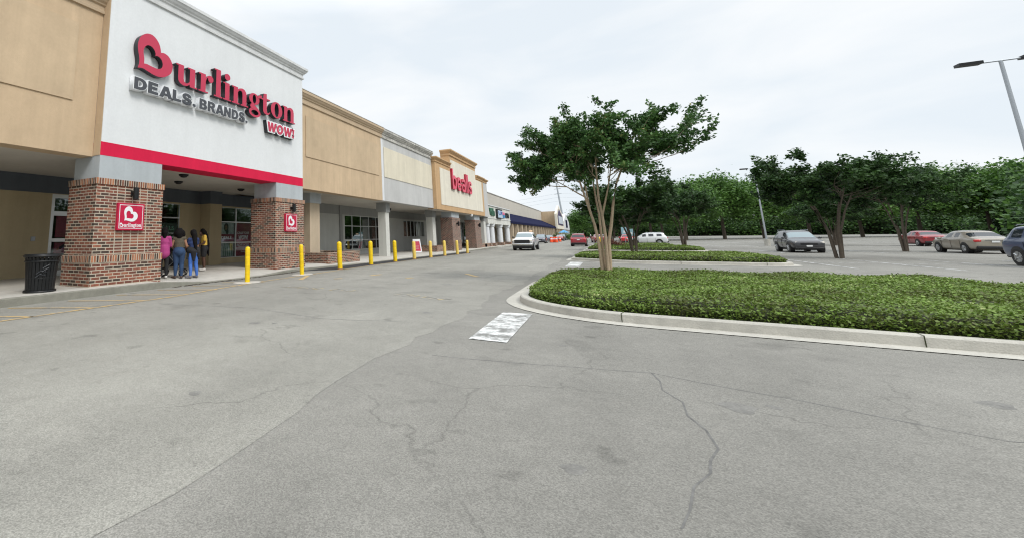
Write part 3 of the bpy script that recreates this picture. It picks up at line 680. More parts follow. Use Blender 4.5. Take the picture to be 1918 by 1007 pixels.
# poster contents in the store windows
W = -17.78
t1 = 'poster'
def window_poster(y0, y1, kind, label):
    t = thing('window_poster', label, 'poster', (W, (y0 + y1) / 2, 1.2), group='posters behind the store windows')
    if kind == 'wow':
        part('sheet', M['posterred'], t, (W - .02, W - .01, y0, y1, .45, 2.28))
        text_mesh('GRAB YOUR', y0 + .12, y1 - .25, 1.66, 1.80, W - .012, W, .01, 'words', [M['signwhite']], t)
        text_mesh('WOW!', y0 + .22, y1 - .35, 1.35, 1.60, W - .012, W, .03, 'words', [M['signwhite']], t, shear=.1)
        text_mesh('RIGHT NOW!', y0 + .1, y1 - .25, 1.0, 1.13, W - .012, W, .01, 'words', [M['signwhite']], t)
        text_mesh('Burlington', y0 + .45, y1 - .45, .62, .72, W - .012, W, .0, 'words', [M['signwhite']], t)
    else:
        part('sheet', M['posterpale'], t, (W - .02, W - .01, y0, y1, .45, 2.28))
        part('stripe', M['posterred'], t, (W - .01, W - .002, y0, y1, 1.25, 1.66))
        text_mesh({'deals': 'DEALS', 'style': 'STYLE'}[kind], y0 + .1, y1 - .2, 1.38, 1.55, W - .002, W + .004, .02, 'words', [M['signwhite']], t)
        c = y0 + (y1 - y0) * (.42 if kind == 'deals' else .5)
        mb = MB(); mb.sphere((W + .0, c, 2.02), .12, 14, 10, 0, (.06, .8, 1.1)); mb.build('picture_face', M['skin1'], t)
        mb = MB(); mb.sphere((W - .008, c + .02, 2.03), .2, 14, 10, 0, (.05, .95, 1.2)); mb.sphere((W - .008, c + .1, 1.82), .14, 10, 8, 0, (.05, .8, 1.3)); mb.build('picture_hair', M['black'], t)
        mb = MB()
        if kind == 'deals':
            for k in range(5): mb.prism_x([(y0 + .25 + k * .17, .47), (y0 + .33 + k * .17, .47), (y0 + .40 + k * .13, 1.2), (y0 + .34 + k * .13, 1.2)], W - .009, W - .004)
        else: mb.prism_x([(c - .2, .47), (c + .02, .47), (c + .22, 1.22), (c - .18, 1.22)], W - .009, W - .004)
        mb.build('picture_body', M['postergreen'], t)
window_poster(19.42, 20.80, 'wow', 'maroon window poster reading GRAB YOUR WOW! RIGHT NOW!, middle pane')
window_poster(18.15, 19.24, 'deals', 'window poster with a dark-haired woman and DEALS stripe beside the tan pilaster')
window_poster(21.02, 22.35, 'style', 'window poster with a woman, partly hidden behind the farther brick pillar')
t = thing('window_poster', 'dark green DEALS poster in the narrow window behind the queue', 'poster', (W, 14.6, 1.9), group='posters behind the store windows')
part('sheet', mat('poster_dark', (.03, .05, .04), .5), t, (W - .02, W - .01, 13.95, 15.2, 1.0, 2.2))
text_mesh('DEALS', 14.0, 15.0, 1.86, 2.06, W - .012, W, .02, 'words', [mat('poster_mint', (.20, .38, .28), .5)], t)
text_mesh('GOOD', 14.45, 15.05, 1.66, 1.76, W - .012, W, .01, 'words', [M['signwhite']], t)
text_mesh('THESE', 14.45, 15.05, 1.48, 1.57, W - .012, W, .01, 'words', [M['signwhite']], t)
t = thing('alarm_box', 'small grey metal box on the tan back wall beside the entrance door', 'box', (-17.7, 8.55, 1.5)); part('cover', M['steel'], t, (-17.70, -17.66, 8.45, 8.6, 1.42, 1.58), bevel=.01)

# ---- vacant shop: tan and grey upper wall, two square posts
B2 = thing('shop_building', 'long low shop front, tan then pale grey upper wall with flat raised panels', 'building', (-15, 30, 0))
part('upper_wall', M['tan'], B2, (-13.0, -12.45, 17.86, 28.0, 3.83, 8.20))
part('grey_wall', M['grey'], B2, (-13.0, -12.45, 28.0, 38.9, 3.83, 8.20))
part('corner_strip', M['column'], B2, (-12.46, -12.443, 28.0, 28.32, 3.832, 8.20))
part('wall_panel', M['tan_panel'], B2, (-12.46, -12.41, 18.62, 27.5, 5.48, 7.62))
part('cream_panel', M['cream'], B2, (-12.46, -12.415, 28.42, 38.75, 5.48, 7.60))
mb = MB(); cornice(mb, -12.45, 17.86, 28.15, -13.0, 8.19, k=1.0, kz=1.13, ends=(0, 0)); mb.build('cornice', M['tan_trim'], B2)
mb = MB(); cornice(mb, -12.452, 28.15, 38.9, -13.0, 8.19, k=1.0, kz=1.08, ends=(0, 0)); mb.build('weathered_cornice', M['dirtytrim'], B2)
part('coping', M['cornwhite'], B2, (-13.0, -12.2, 17.9, 28.14, 8.873, 8.90), (-13.0, -12.2, 28.16, 38.8, 8.845, 8.87))
part('soffit', M['soffit'], B2, (-17.1, -13.0, 19.0, 62.0, 3.84, 3.93))
mb = MB(); wall_with_holes(mb, -17.15, -17.0, 24, 62, -.1, 3.84, [(30.83, 38.1, .44, 3.1), (43.1, 49.35, 1.36, 3.0)]); mb.build('back_wall', M['wallgrey'], B2)
part('wall_band', M['darkgrey2'], B2, (-17.0, -16.995, 24, 30.0, 3.14, 3.84), (-17.0, -16.995, 30.35, 62, 3.14, 3.84))
part('wall_pier', M['darkgrey2'], B2, (-17.0, -16.9, 30.0, 30.35, .1, 3.84))
part('party_wall', M['wallgrey'], B2, (-17.9, -17.15, 23.85, 24.0, 0, 3.84))
window(B2, -17.03, 30.83, 38.1, .44, 3.1, (32.1, 33.62, 35.15, 36.6), (1.2, 2.28), 'glassd')
window(B2, -17.03, 43.1, 49.35, 1.36, 3.0, (44.1, 45.15, 46.2, 47.25, 48.3), (), 'glassd')
part('sill', M['wallgrey'], B2, (-17.0, -16.9, 30.7, 38.2, .36, .42))
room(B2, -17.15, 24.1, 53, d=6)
def post(parent, x0, y0, w_, zcap=3.15, m='postgrey', cap='darkgrey2', d=.6, name='square_post'):
    o = part(name, M[m], parent, (x0, x0 + d, y0, y0 + w_, -.15, zcap)); part('post_cap', M[cap], o, (x0 - .07, x0 + d + .07, y0 - .07, y0 + w_ + .07, zcap, 3.84)); return o
post(B2, -13.7, 29.85, .62); post(B2, -14.0, 41.25, .9)
post(B2, -14.4, 20.6, 1.0, 3.3, 'posttan', 'blockgrey', .9, 'tan_post')
t = thing('ceiling_light', 'small dark spotlight under the grey soffit, just right of the first square post', 'lamp', (-14.35, 38.3, 3.84)); mb = MB(); mb.lathe([(.12, 3.66), (.14, 3.84)], -15.6, 36.5, 12); mb.build('housing', M['blackmetal'], t, smooth=True)

def planter(x0, x1, y0, y1, h, label, name='planter_wall'):
    g = gz(y0) + .1; t = thing(name, label, 'planter', ((x0 + x1) / 2, (y0 + y1) / 2, g), group='low brick planter walls along the walk')
    mb = MB(); th = .22
    for b in ((x0, x1, y0, y0 + th), (x0, x1, y1 - th, y1), (x1 - th, x1, y0 + th, y1 - th), (x0, x0 + th, y0 + th, y1 - th)): mb.box(b[0], b[1], b[2], b[3], g, g + h - .055)
    mb.build('brick_wall', M['brick'], t)
    mb = MB(); e = .015
    for b in ((x0 - e, x1 + e, y0 - e, y0 + th + e), (x0 - e, x1 + e, y1 - th - e, y1 + e), (x1 - th - e, x1 + e, y0 + th + e, y1 - th - e), (x0 - e, x0 + th + e, y0 + th + e, y1 - th - e)): mb.box(b[0], b[1], b[2], b[3], g + h - .055, g + h)
    mb.build('coping', M['soldier'], t)
    part('soil', M['coverbase'], t, (x0 + th, x1 - th, y0 + th, y1 - th, g, g + h - .12)); return t
planter(-14.9, -12.3, 20.47, 24.1, .58, 'low weathered brick planter around the tan post, nearest the camera')
planter(-15.0, -13.0, 41.0, 44.1, .60, 'low brick planter behind the sandwich board and the far grey post')

# ---- second store: stepped ochre parapet
B3 = thing('store_building', 'store front with stepped ochre parapet, cream sign panel and two dark brick pillars', 'building', (-14, 48, 0))
part('sign_wall', M['ochre'], B3, (-13.0, -12.15, 38.92, 58.0, 3.75, 8.00))
part('centre_wall', M['ochre'], B3, (-13.0, -12.148, 43.6, 54.3, 7.98, 9.25))
part('panel', M['creamw'], B3, (-12.16, -12.12, 40.25, 43.6, 4.22, 7.62), (-12.16, -12.12, 43.6, 54.3, 4.22, 7.86), (-12.16, -12.12, 54.3, 57.1, 4.22, 7.86), (-12.16, -12.12, 43.9, 54.0, 7.86, 8.85))
mb = MB(); cornice(mb, -12.15, 38.92, 43.58, -13.0, 8.0, k=1.0, kz=.75, ends=(1, 0)); mb.build('cornice', M['ochre'], B3)
mb = MB(); cornice(mb, -12.15, 54.32, 58.0, -13.0, 8.0, k=1.0, kz=.75, ends=(0, 1)); mb.build('cornice', M['ochre'], B3)
mb = MB(); cornice(mb, -12.12, 43.6, 54.3, -13.0, 9.24, k=1.05, kz=1.0); mb.build('cornice', M['ochre'], B3)
part('end_wall', M['grey'], B3, (-13.0, -12.25, 58.0, 60.6, 3.72, 8.05)); mb = MB(); cornice(mb, -12.25, 58.2, 60.6, -13.0, 8.0, k=1.0, kz=.75, ends=(0, 1)); mb.build('cornice', M['ochre'], B3)
for y0, y1 in ((44.2, 47.1), (53.5, 56.3)):
    brick_pillar(B3, -13.55, -12.4, y0, y1, 3.185, stackpatch=False, zb=-.3, bk='brickshaded', sk='brickshaded'); part('pillar_head', M['blockgrey'], B3, (-13.45, -12.45, y0 + .1, y1 - .1, 3.185, 3.75))
post(B3, -13.3, 58.7, 1.1, 3.2, d=.75)
part('soffit_edge', M['soffit'], B3, (-13.0, -12.3, 38.95, 60.5, 3.70, 3.745))
window(B3, -15.0, 54.4, 61.5, -.1, 3.0, (56.2, 58.0, 59.8), (2.3,), 'glassd', 'darkframe', .09, 'entrance_door'); part('entry_wall', M['wallgrey'], B3, (-15.1, -14.95, 54.2, 61.6, 3.06, 3.84), (-17, -14.95, 54.0, 54.2, -.1, 3.84)); room(B3, -15.1, 54.2, 61.6, -.1, 3.05, 1.8)
S2 = thing('store_sign', 'bright red lowercase letters spelling bealls on the cream panel', 'sign', (-12, 48.5, 7))
def arc(cx, cy, rx, ry, a0, a1, n=26): return [(cx + rx * math.cos(R(a0 + (a1 - a0) * k / n)), cy + ry * math.sin(R(a0 + (a1 - a0) * k / n))) for k in range(n + 1)]
rect = lambda a, b, c, d: [(a, c), (b, c), (b, d), (a, d)]
RING = lambda: [ell(.5, .5, .5, .52), ell(.5, .5, .27, .29)]
G3 = {'b': [[rect(0, .22, 0, 1.48)], RING()], 'e': [[arc(.5, .5, .5, .52, 0, 318) + arc(.5, .5, .28, .29, 318, 0)], [rect(.22, .96, .40, .56)]], 'a': [[ell(.44, .31, .44, .33), ell(.44, .31, .22, .15)], [rect(.72, .95, 0, .74)], [arc(.49, .68, .46, .34, -5, 165) + arc(.49, .66, .24, .16, 165, -5)]], 'l': [[rect(0, .22, 0, 1.48)]],
      's': [[[(a * 1.1, b) for a, b in [(.80, .72), (.58, .70), (.50, .82), (.38, .85), (.27, .80), (.25, .70), (.34, .63), (.58, .57), (.76, .48), (.83, .31), (.78, .12), (.62, .0), (.42, -.03), (.18, .02), (.04, .14), (0, .33), (.22, .34), (.28, .20), (.42, .14), (.56, .18), (.61, .29), (.54, .37), (.30, .43), (.10, .52), (.03, .70), (.08, .88), (.22, 1.0), (.40, 1.03), (.62, 1.0), (.76, .88)]]]]}
sidered = mat('letter_side', (.30, .012, .03), .4); y = 43.6
for ch, wd in (('b', 1.5), ('e', 1.5), ('a', 1.5), ('l', 1.5), ('l', 1.5), ('s', 1.45)):
    first = None
    for q_, lp in enumerate(G3[ch]):
        ob_ = shape_mesh(lp, y, 5.9, wd, -12.12, -11.92 + .006 * q_, [M['pink'], sidered], 'letter' if q_ == 0 else 'letter_stroke', S2 if q_ == 0 else first, 1.36)
        if q_ == 0: first = ob_
    y += (wd if ch != 'l' else .33) + .24
wall_lamp(-12.395, 45.7, 2.6, 'small dark lamp on the nearer of the two dark brick pillars by the red letters', 1.2)
wall_lamp(-12.395, 54.9, 2.6, 'small dark lamp on the farther of the two dark brick pillars by the red letters', 1.2)
planter(-14.3, -12.55, 56.9, 62.2, .50, 'low brick planter wall under the square post right of the far brick pillars')
t = thing('camera_dome', 'small white camera dome hanging under the ochre band between the dark brick pillars', 'camera', (-12.2, 51.5, 3.65)); mb = MB(); mb.sphere((-12.25, 51.5, 3.62), .16, 14, 8); mb.build('dome', M['signwhite'], t, smooth=True)

# ---- small shops portico with round white columns
B4 = thing('portico_building', 'cream portico with small shop signs carried by round white columns', 'building', (-14, 70, 0))
part('fascia', M['postgrey'], B4, (-13.2, -12.5, 61.0, 77.8, 2.93, 5.30)); part('ledge', M['cornwhite'], B4, (-13.3, -12.38, 60.9, 77.95, 5.30, 5.42), (-13.2, -12.44, 61.0, 77.85, 3.62, 3.70))
part('soffit', M['soffit'], B4, (-17.1, -13.2, 62.1, 78, 3.3, 3.4)); part('side_wall', M['postgrey'], B4, (-17.1, -13.2, 77.5, 77.8, 2.93, 5.3))
for y in (65.0, 70.8, 76.9, 61.9):
    mb = MB(); mb.lathe([(.40, .1), (.38, 2.35), (.36, 2.5), (.46, 2.6), (.46, 2.75), (.5, 2.8), (.5, 2.93)], -12.95, y, 20); o = mb.build('round_column', M['column'], B4, smooth=True)
    part('column_base', M['brick'], o, (-13.5, -12.4, y - .55, y + .55, -.15, .38))
mb = MB(); wall_with_holes(mb, -17.1, -17.0, 62, 78, -.1, 3.3, [(63, 68.5, 0, 2.7), (70, 76.5, 0, 2.7)]); mb.build('back_wall', M['wallgrey'], B4)
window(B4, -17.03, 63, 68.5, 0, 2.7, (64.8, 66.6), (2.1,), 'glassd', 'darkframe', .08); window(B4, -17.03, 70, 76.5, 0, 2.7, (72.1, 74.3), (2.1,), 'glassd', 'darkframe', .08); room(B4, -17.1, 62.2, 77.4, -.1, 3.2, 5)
def small_sign(label, y0, z0, items):
    t = thing('shop_sign', label, 'sign', (-12.5, y0, z0), group='small shop signs on the portico'); 
    for fn in items: fn(t)
dkg = mat('sign_green', (.03, .12, .07), .5)
small_sign('dark green script letters, leftmost of the three small shop signs', 63, 4.6, [lambda t: text_mesh('Valla', 62.1, 65.3, 4.0, 5.0, -12.5, -12.35, .03, 'lettering', [dkg], t)])
small_sign('black-edged white and blue box sign in the middle of the portico', 67, 4.4, [lambda t: part('box', M['signblack'], t, (-12.5, -12.2, 66.5, 70.0, 3.75, 5.05)), lambda t: part('face', mat('sign_paleblue', (.50, .62, .75), .4), t, (-12.21, -12.19, 66.6, 69.9, 3.85, 4.85)), lambda t: text_mesh('UI', 66.9, 69.6, 4.25, 4.75, -12.2, -12.17, .04, 'lettering', [mat('sign_blue', (.05, .12, .35), .4)], t)])
small_sign('sign with pink and blue dots and dark letters, rightmost of the three', 72, 4.4, [lambda t: part('dot_blue', mat('dot_blue', (.06, .25, .5), .4), t, (-12.5, -12.38, 71.6, 73.0, 3.95, 4.35)), lambda t: part('dot_pink', mat('dot_pink', (.75, .15, .3), .4), t, (-12.5, -12.38, 71.4, 72.7, 4.4, 4.75)), lambda t: text_mesh('CPA', 73.4, 76.6, 4.0, 4.75, -12.5, -12.38, .03, 'lettering', [M['signblack']], t)])

# ---- arcade with navy awning, gabled tower beyond
B5 = thing('arcade_building', 'long pale block with navy sloping awning over a row of tan square columns', 'building', (-14, 120, 0))
M['parapet'] = mat('ribbed_parapet', (.50, .47, .41), .85, noise=[(.4, .06), (3, .05, (1, .1, 4))])
part('parapet_wall', M['parapet'], B5, (-18.5, -17.1, 60.8, 168, 3.35, 9.05)); part('parapet_cap', M['dirtytrim'], B5, (-18.6, -17.0, 60.8, 168, 9.05, 9.18)); part('lower_wall', M['backtan'], B5, (-18.5, -17.15, 78.0, 168, -.1, 3.35))
mb = MB(); mb.prism_y([(-17.1, 6.05), (-17.1, 3.6), (-12.4, 3.25), (-12.4, 3.62)][::-1], 77.9, 166.9); mb.build('awning', M['awning'], B5)
for k in range(17):
    y = 80.2 + k * 5.1
    part('square_column', M['posttan'], B5, (-13.1, -12.5, y - .35, y + .35, -.15, 3.4))
mb = MB()
for k in range(14): mb.box(-17.15, -17.1, 81 + 6 * k, 84.5 + 6 * k, .1, 2.7)
mb.build('window', M['blackglass'], B5)
B6 = thing('gabled_store', 'tan store block with pointed cream gable framing a purple and white sign', 'building', (-15, 172, 0))
part('block', M['tan_panel'], B6, (-22, -12.6, 168.1, 192, 3.0, 9.0)); part('rear_wall', M['backtan'], B6, (-20, -15.5, 168.2, 192, -.1, 3.0))
mb = MB(); mb.prism_x([(160.5, 3.2), (188, 3.2), (188, 7.9), (172.0, 11.0), (160.5, 7.9)], -12.55, -11.95); g_ = mb.build('gable_wall', M['creamw'], B6)
mb = MB(); mb.prism_x([(163.5, 4.4), (185, 4.4), (185, 7.3), (172.0, 9.9), (163.5, 7.3)], -11.96, -11.88); mb.build('gable_panel', mat('purple_panel', (.055, .04, .10), .6), g_)
part('gable_sign', mat('pale_sign', (.55, .60, .66), .5), g_, (-11.9, -11.8, 166, 183, 4.9, 7.4))
for y in (161.2, 167, 174, 181, 187): part('square_column', M['posttan'], B6, (-12.5, -12.05, y - .4, y + .4, -.15, 3.2))
B7 = thing('gabled_store', 'white gabled store far behind, last building of the row', 'building', (-14, 205, 0))
mb = MB(); mb.prism_x([(192.5, 3.2), (224, 3.2), (224, 6.2), (208, 9.6), (192.5, 6.2)], -20, -12.2); mb.build('gable_wall', M['column'], B7); part('wall', M['backtan'], B7, (-20, -14.5, 192.5, 224, -.1, 3.2)); part('window', M['awning'], B7, (-12.2, -12.1, 203, 212, 4.0, 7.0))
for y in (193, 200, 208, 216, 223.5): part('square_column', M['column'], B7, (-12.8, -12.3, y - .4, y + .4, -.15, 3.2))

# roofs behind the parapets, so the row is a closed building from other views
for b_, (ya, yb, zt) in ((B1, (-9, 24, 7.0)), (B2, (24, 41, 7.0)), (B3, (41, 61, 7.0)), (B5, (61, 168, 8.0))):
    part('roof', M['dirtytrim'], b_, (-45, -13.02 if b_ is not B5 else -18.52, ya + .01, yb - .01, zt - .2, zt)); part('side_wall', M['tan'], b_, (-45, -26, ya + .02, yb - .02, -.3, zt - .2))
part('end_wall', M['tan'], B1, (-26, -13.02, -9.2, -9.0, -.3, 8.3)); part('upper_void_wall', M['tan'], B1, (-13.3, -13.02, 7.5, 17.8, 3.96, 9.2))
# ------------------------------------------------------------------ street furniture
BL = ['standing on a pale pad before the poster windows, nearest the camera', 'standing just right of the farther brick pillar with the heart sign', 'in front of the low brick planter, third from the camera',
      'between the low brick planter and the first square grey post', 'just right of the first square grey post', 'in front of the red and white sandwich board',
      'in front of the second square grey post', 'before the left edge of the first dark brick pillar', 'before the first dark brick pillar, second to last in the row', 'before the dark doorway, last and farthest of the row']
BP = [(463.5, -10.30, 11.85, 1.17, .085), (0, -10.5, 15.4, 1.20, .085), (0, -10.73, 18.94, 1.28, .115), (0, -10.94, 22.75, 1.28, .115), (0, -10.99, 26.28, 1.28, .115), (0, -11.13, 29.98, 1.2, .115), (0, -10.93, 32.85, 1.2, .115), (0, -10.87, 36.13, 1.2, .115), (0, -10.81, 39.59, 1.19, .115), (0, -10.82, 42.99, 1.19, .115)]
random.seed(5)
for i, (_, x, y, h, r) in enumerate(BP):
    z = gz(y); t = thing('bollard', ('bright' if i < 5 else 'faded') + ' yellow round-topped bollard ' + BL[i], 'bollard', (x, y, z), group='yellow bollards along the walk')
    mb = MB(); pr = [(r, z - .05), (r, z + h - r)] + [(r * math.cos(a), z + h - r + r * .9 * math.sin(a)) for a in (.3, .6, .9, 1.2, 1.45)]
    mb.lathe(pr, x, y, 24); mb.build('post', M['yellow'] if i < 5 else M['paleyellow'], t, smooth=True)
    if i < 2:
        mb = MB(); mb.lathe([(.42, z), (.40, z + .014)], x, y, 22, sx=1.0, sy=1.25); mb.build('pad', M['concrete'], t)
    else:
        mb = MB(); mb.lathe([(r + .03, z), (r + .012, z + .025)], x, y, 20); mb.build('collar', mat('rusty_collar', (.30, .12, .03), .8), t)
    t.rotation_euler = (random.gauss(0, .012), random.gauss(0, .012), 0)

# slatted litter bin
bx, by, bz = -12.28, 6.2, .16
t = thing('trash_can', 'black slatted metal litter bin, wider at the top, beside the left brick pillar', 'bin', (bx, by, bz))
mb = MB()
for k in range(26):
    a = 2 * math.pi * k / 26; c, s = math.cos(a), math.sin(a); n = Vector((-s, c, 0)) * .034
    pts = [(.315, .07), (.325, .3), (.345, .6), (.365, .80), (.385, .86)]
    vs = []
    for r, z in pts:
        p = Vector((bx + r * c, by + r * s, bz + z)); o_ = Vector((c, s, 0)) * .008
        vs += [p - n, p + n, p + n + o_, p - n + o_]
    fs = []
    for j in range(len(pts) - 1):
        for q in range(4): fs.append((4 * j + q, 4 * j + (q + 1) % 4, 4 * j + 4 + (q + 1) % 4, 4 * j + 4 + q))
    mb.add(vs, fs)
mb.build('slats', M['blackmetal'], t)
mb = MB()
for r, z, th in ((.335, .03, .035), (.375, .76, .02), (.41, .885, .022), (.328, .36, .012)):
    mb.tube([(bx + r * math.cos(2 * math.pi * k / 30), by + r * math.sin(2 * math.pi * k / 30), bz + z) for k in range(31)], th, 8)
mb.build('hoop', M['blackmetal'], t, smooth=True)
mb = MB(); mb.lathe([(.27, bz + .05), (.30, bz + .82)], bx, by, 24); mb.build('liner', M['black'], t, smooth=True)
mb = MB(); mb.lathe([(.415, bz + .885), (.40, bz + .93), (.25, bz + .93), (.24, bz + .88)], bx, by, 30); mb.build('rim', M['blackmetal'], t, smooth=True)
mb = MB()
for s_ in (-1, 1):
    a0 = math.atan2(-6.2, 12.3)
    p = [(-.12, .42), (-.02, .50), (.10, .46), (.02, .56), (.16, .64)]
    mb.tube([(bx + .372 * math.cos(a0 + s_ * .02 + u / .37), by + .372 * math.sin(a0 + u / .37 + s_ * .02), bz + v + s_ * .04) for u, v in p], .008, 6)
mb.build('emblem', M['signgrey'], t)

# sandwich board
t = thing('sandwich_board', 'white plastic sandwich board with a red poster standing behind a yellow bollard', 'sign', (-14.2, 39.5, .0))
z = gz(39.5) + .155; cx_, cy_ = -14.3, 39.2; ax = Vector((.80, .6, 0)).normalized(); bk = Vector((-.6, .8, 0))
def sb(mb, pts, off, th=.03, tilt=.28, sgn=1):
    vs = []
    for u, v in pts:
        for d in (0, th): p = Vector((cx_, cy_, z)) + ax * u + bk * (sgn * (tilt * (1 - v / 1.15)) + off + d) + Vector((0, 0, v)); vs.append(p)
    n = len(pts); mb.add(vs, [tuple(2 * i for i in range(n))[::-1], tuple(2 * i + 1 for i in range(n))] + [(2 * i, 2 * ((i + 1) % n), 2 * ((i + 1) % n) + 1, 2 * i + 1) for i in range(n)])
mb = MB(); sb(mb, [(-.40, 0), (.40, 0), (.33, 1.15), (-.33, 1.15)], -.0, sgn=-1); mb.build('front_board', M['signwhite'], t)
mb = MB(); sb(mb, [(-.40, 0), (.40, 0), (.33, 1.15), (-.33, 1.15)], .05, sgn=1); mb.build('rear_board', M['signwhite'], t)
mb = MB(); sb(mb, [(-.30, .12), (.30, .12), (.25, .95), (-.25, .95)], -.012, .01, sgn=-1); ps = mb.build('poster', M['boardred'], t)
mb = MB()
for k, (a, b, v) in enumerate(((-.18, .18, .52), (-.14, .14, .34))): sb(mb, [(a, v), (b, v), (b, v + .022), (a, v + .022)], -.022, .008, sgn=-1)
mb.build('poster_text', M['signwhite'], ps)

# ------------------------------------------------------------------ people
def capsules(name, caps, m, parent, vox=.014, smooth_it=3):
    """one continuous skin from tapered capsules: joined by voxel remesh"""
    mb = MB(); o0 = world_loc(parent)
    for c in caps:
        p0, r0, p1, r1 = c[:4]; p0, p1 = Vector(p0), Vector(p1); fl = c[4] if len(c) > 4 else None
        n = 6
        d = p1 - p0; L_ = d.length
        if L_ < 1e-6: mb.sphere(p0, r0, 14, 10, 0, fl or (1, 1, 1)); continue
        dn = d / L_; pts = []; rs = []
        for k in range(4): a = math.pi / 2 * (1 - k / 4); pts.append(p0 - dn * r0 * math.sin(a)); rs.append(max(r0 * math.cos(a), .002))
        pts += [p0, p1]; rs += [r0, r1]
        for k in range(1, 5): a = math.pi / 2 * k / 4; pts.append(p1 + dn * r1 * math.sin(a)); rs.append(max(r1 * math.cos(a), .002))
        o_ = len(mb.v); mb.tube(pts, rs, 14)
        if fl:      # flatten about the capsule's axis: scale (x, y) round its own centre line
            for i in range(o_, len(mb.v)):
                v = Vector(mb.v[i]); tt = max(0, min(1, (v - p0).dot(dn) / L_)); ctr = p0 + d * tt; w_ = v - ctr; mb.v[i] = (ctr.x + w_.x * fl[0], ctr.y + w_.y * fl[1], ctr.z + w_.z * fl[2])
    me = bpy.data.meshes.new('tmp'); me.from_pydata(mb.v, [], mb.f); ob = bpy.data.objects.new('tmp', me); C.objects.link(ob)
    rmd = ob.modifiers.new('r', 'REMESH'); rmd.mode = 'VOXEL'; rmd.voxel_size = vox; rmd.use_smooth_shade = True
    sm = ob.modifiers.new('s', 'SMOOTH'); sm.iterations = smooth_it; sm.factor = .5
    dg = bpy.context.evaluated_depsgraph_get(); m2 = bpy.data.meshes.new_from_object(ob.evaluated_get(dg)); bpy.data.objects.remove(ob); bpy.data.meshes.remove(me)
    m2.materials.clear(); m2.materials.append(m); m2.polygons.foreach_set('use_smooth', [True] * len(m2.polygons))
    o = bpy.data.objects.new(name, m2); C.objects.link(o); o.parent = parent; return o

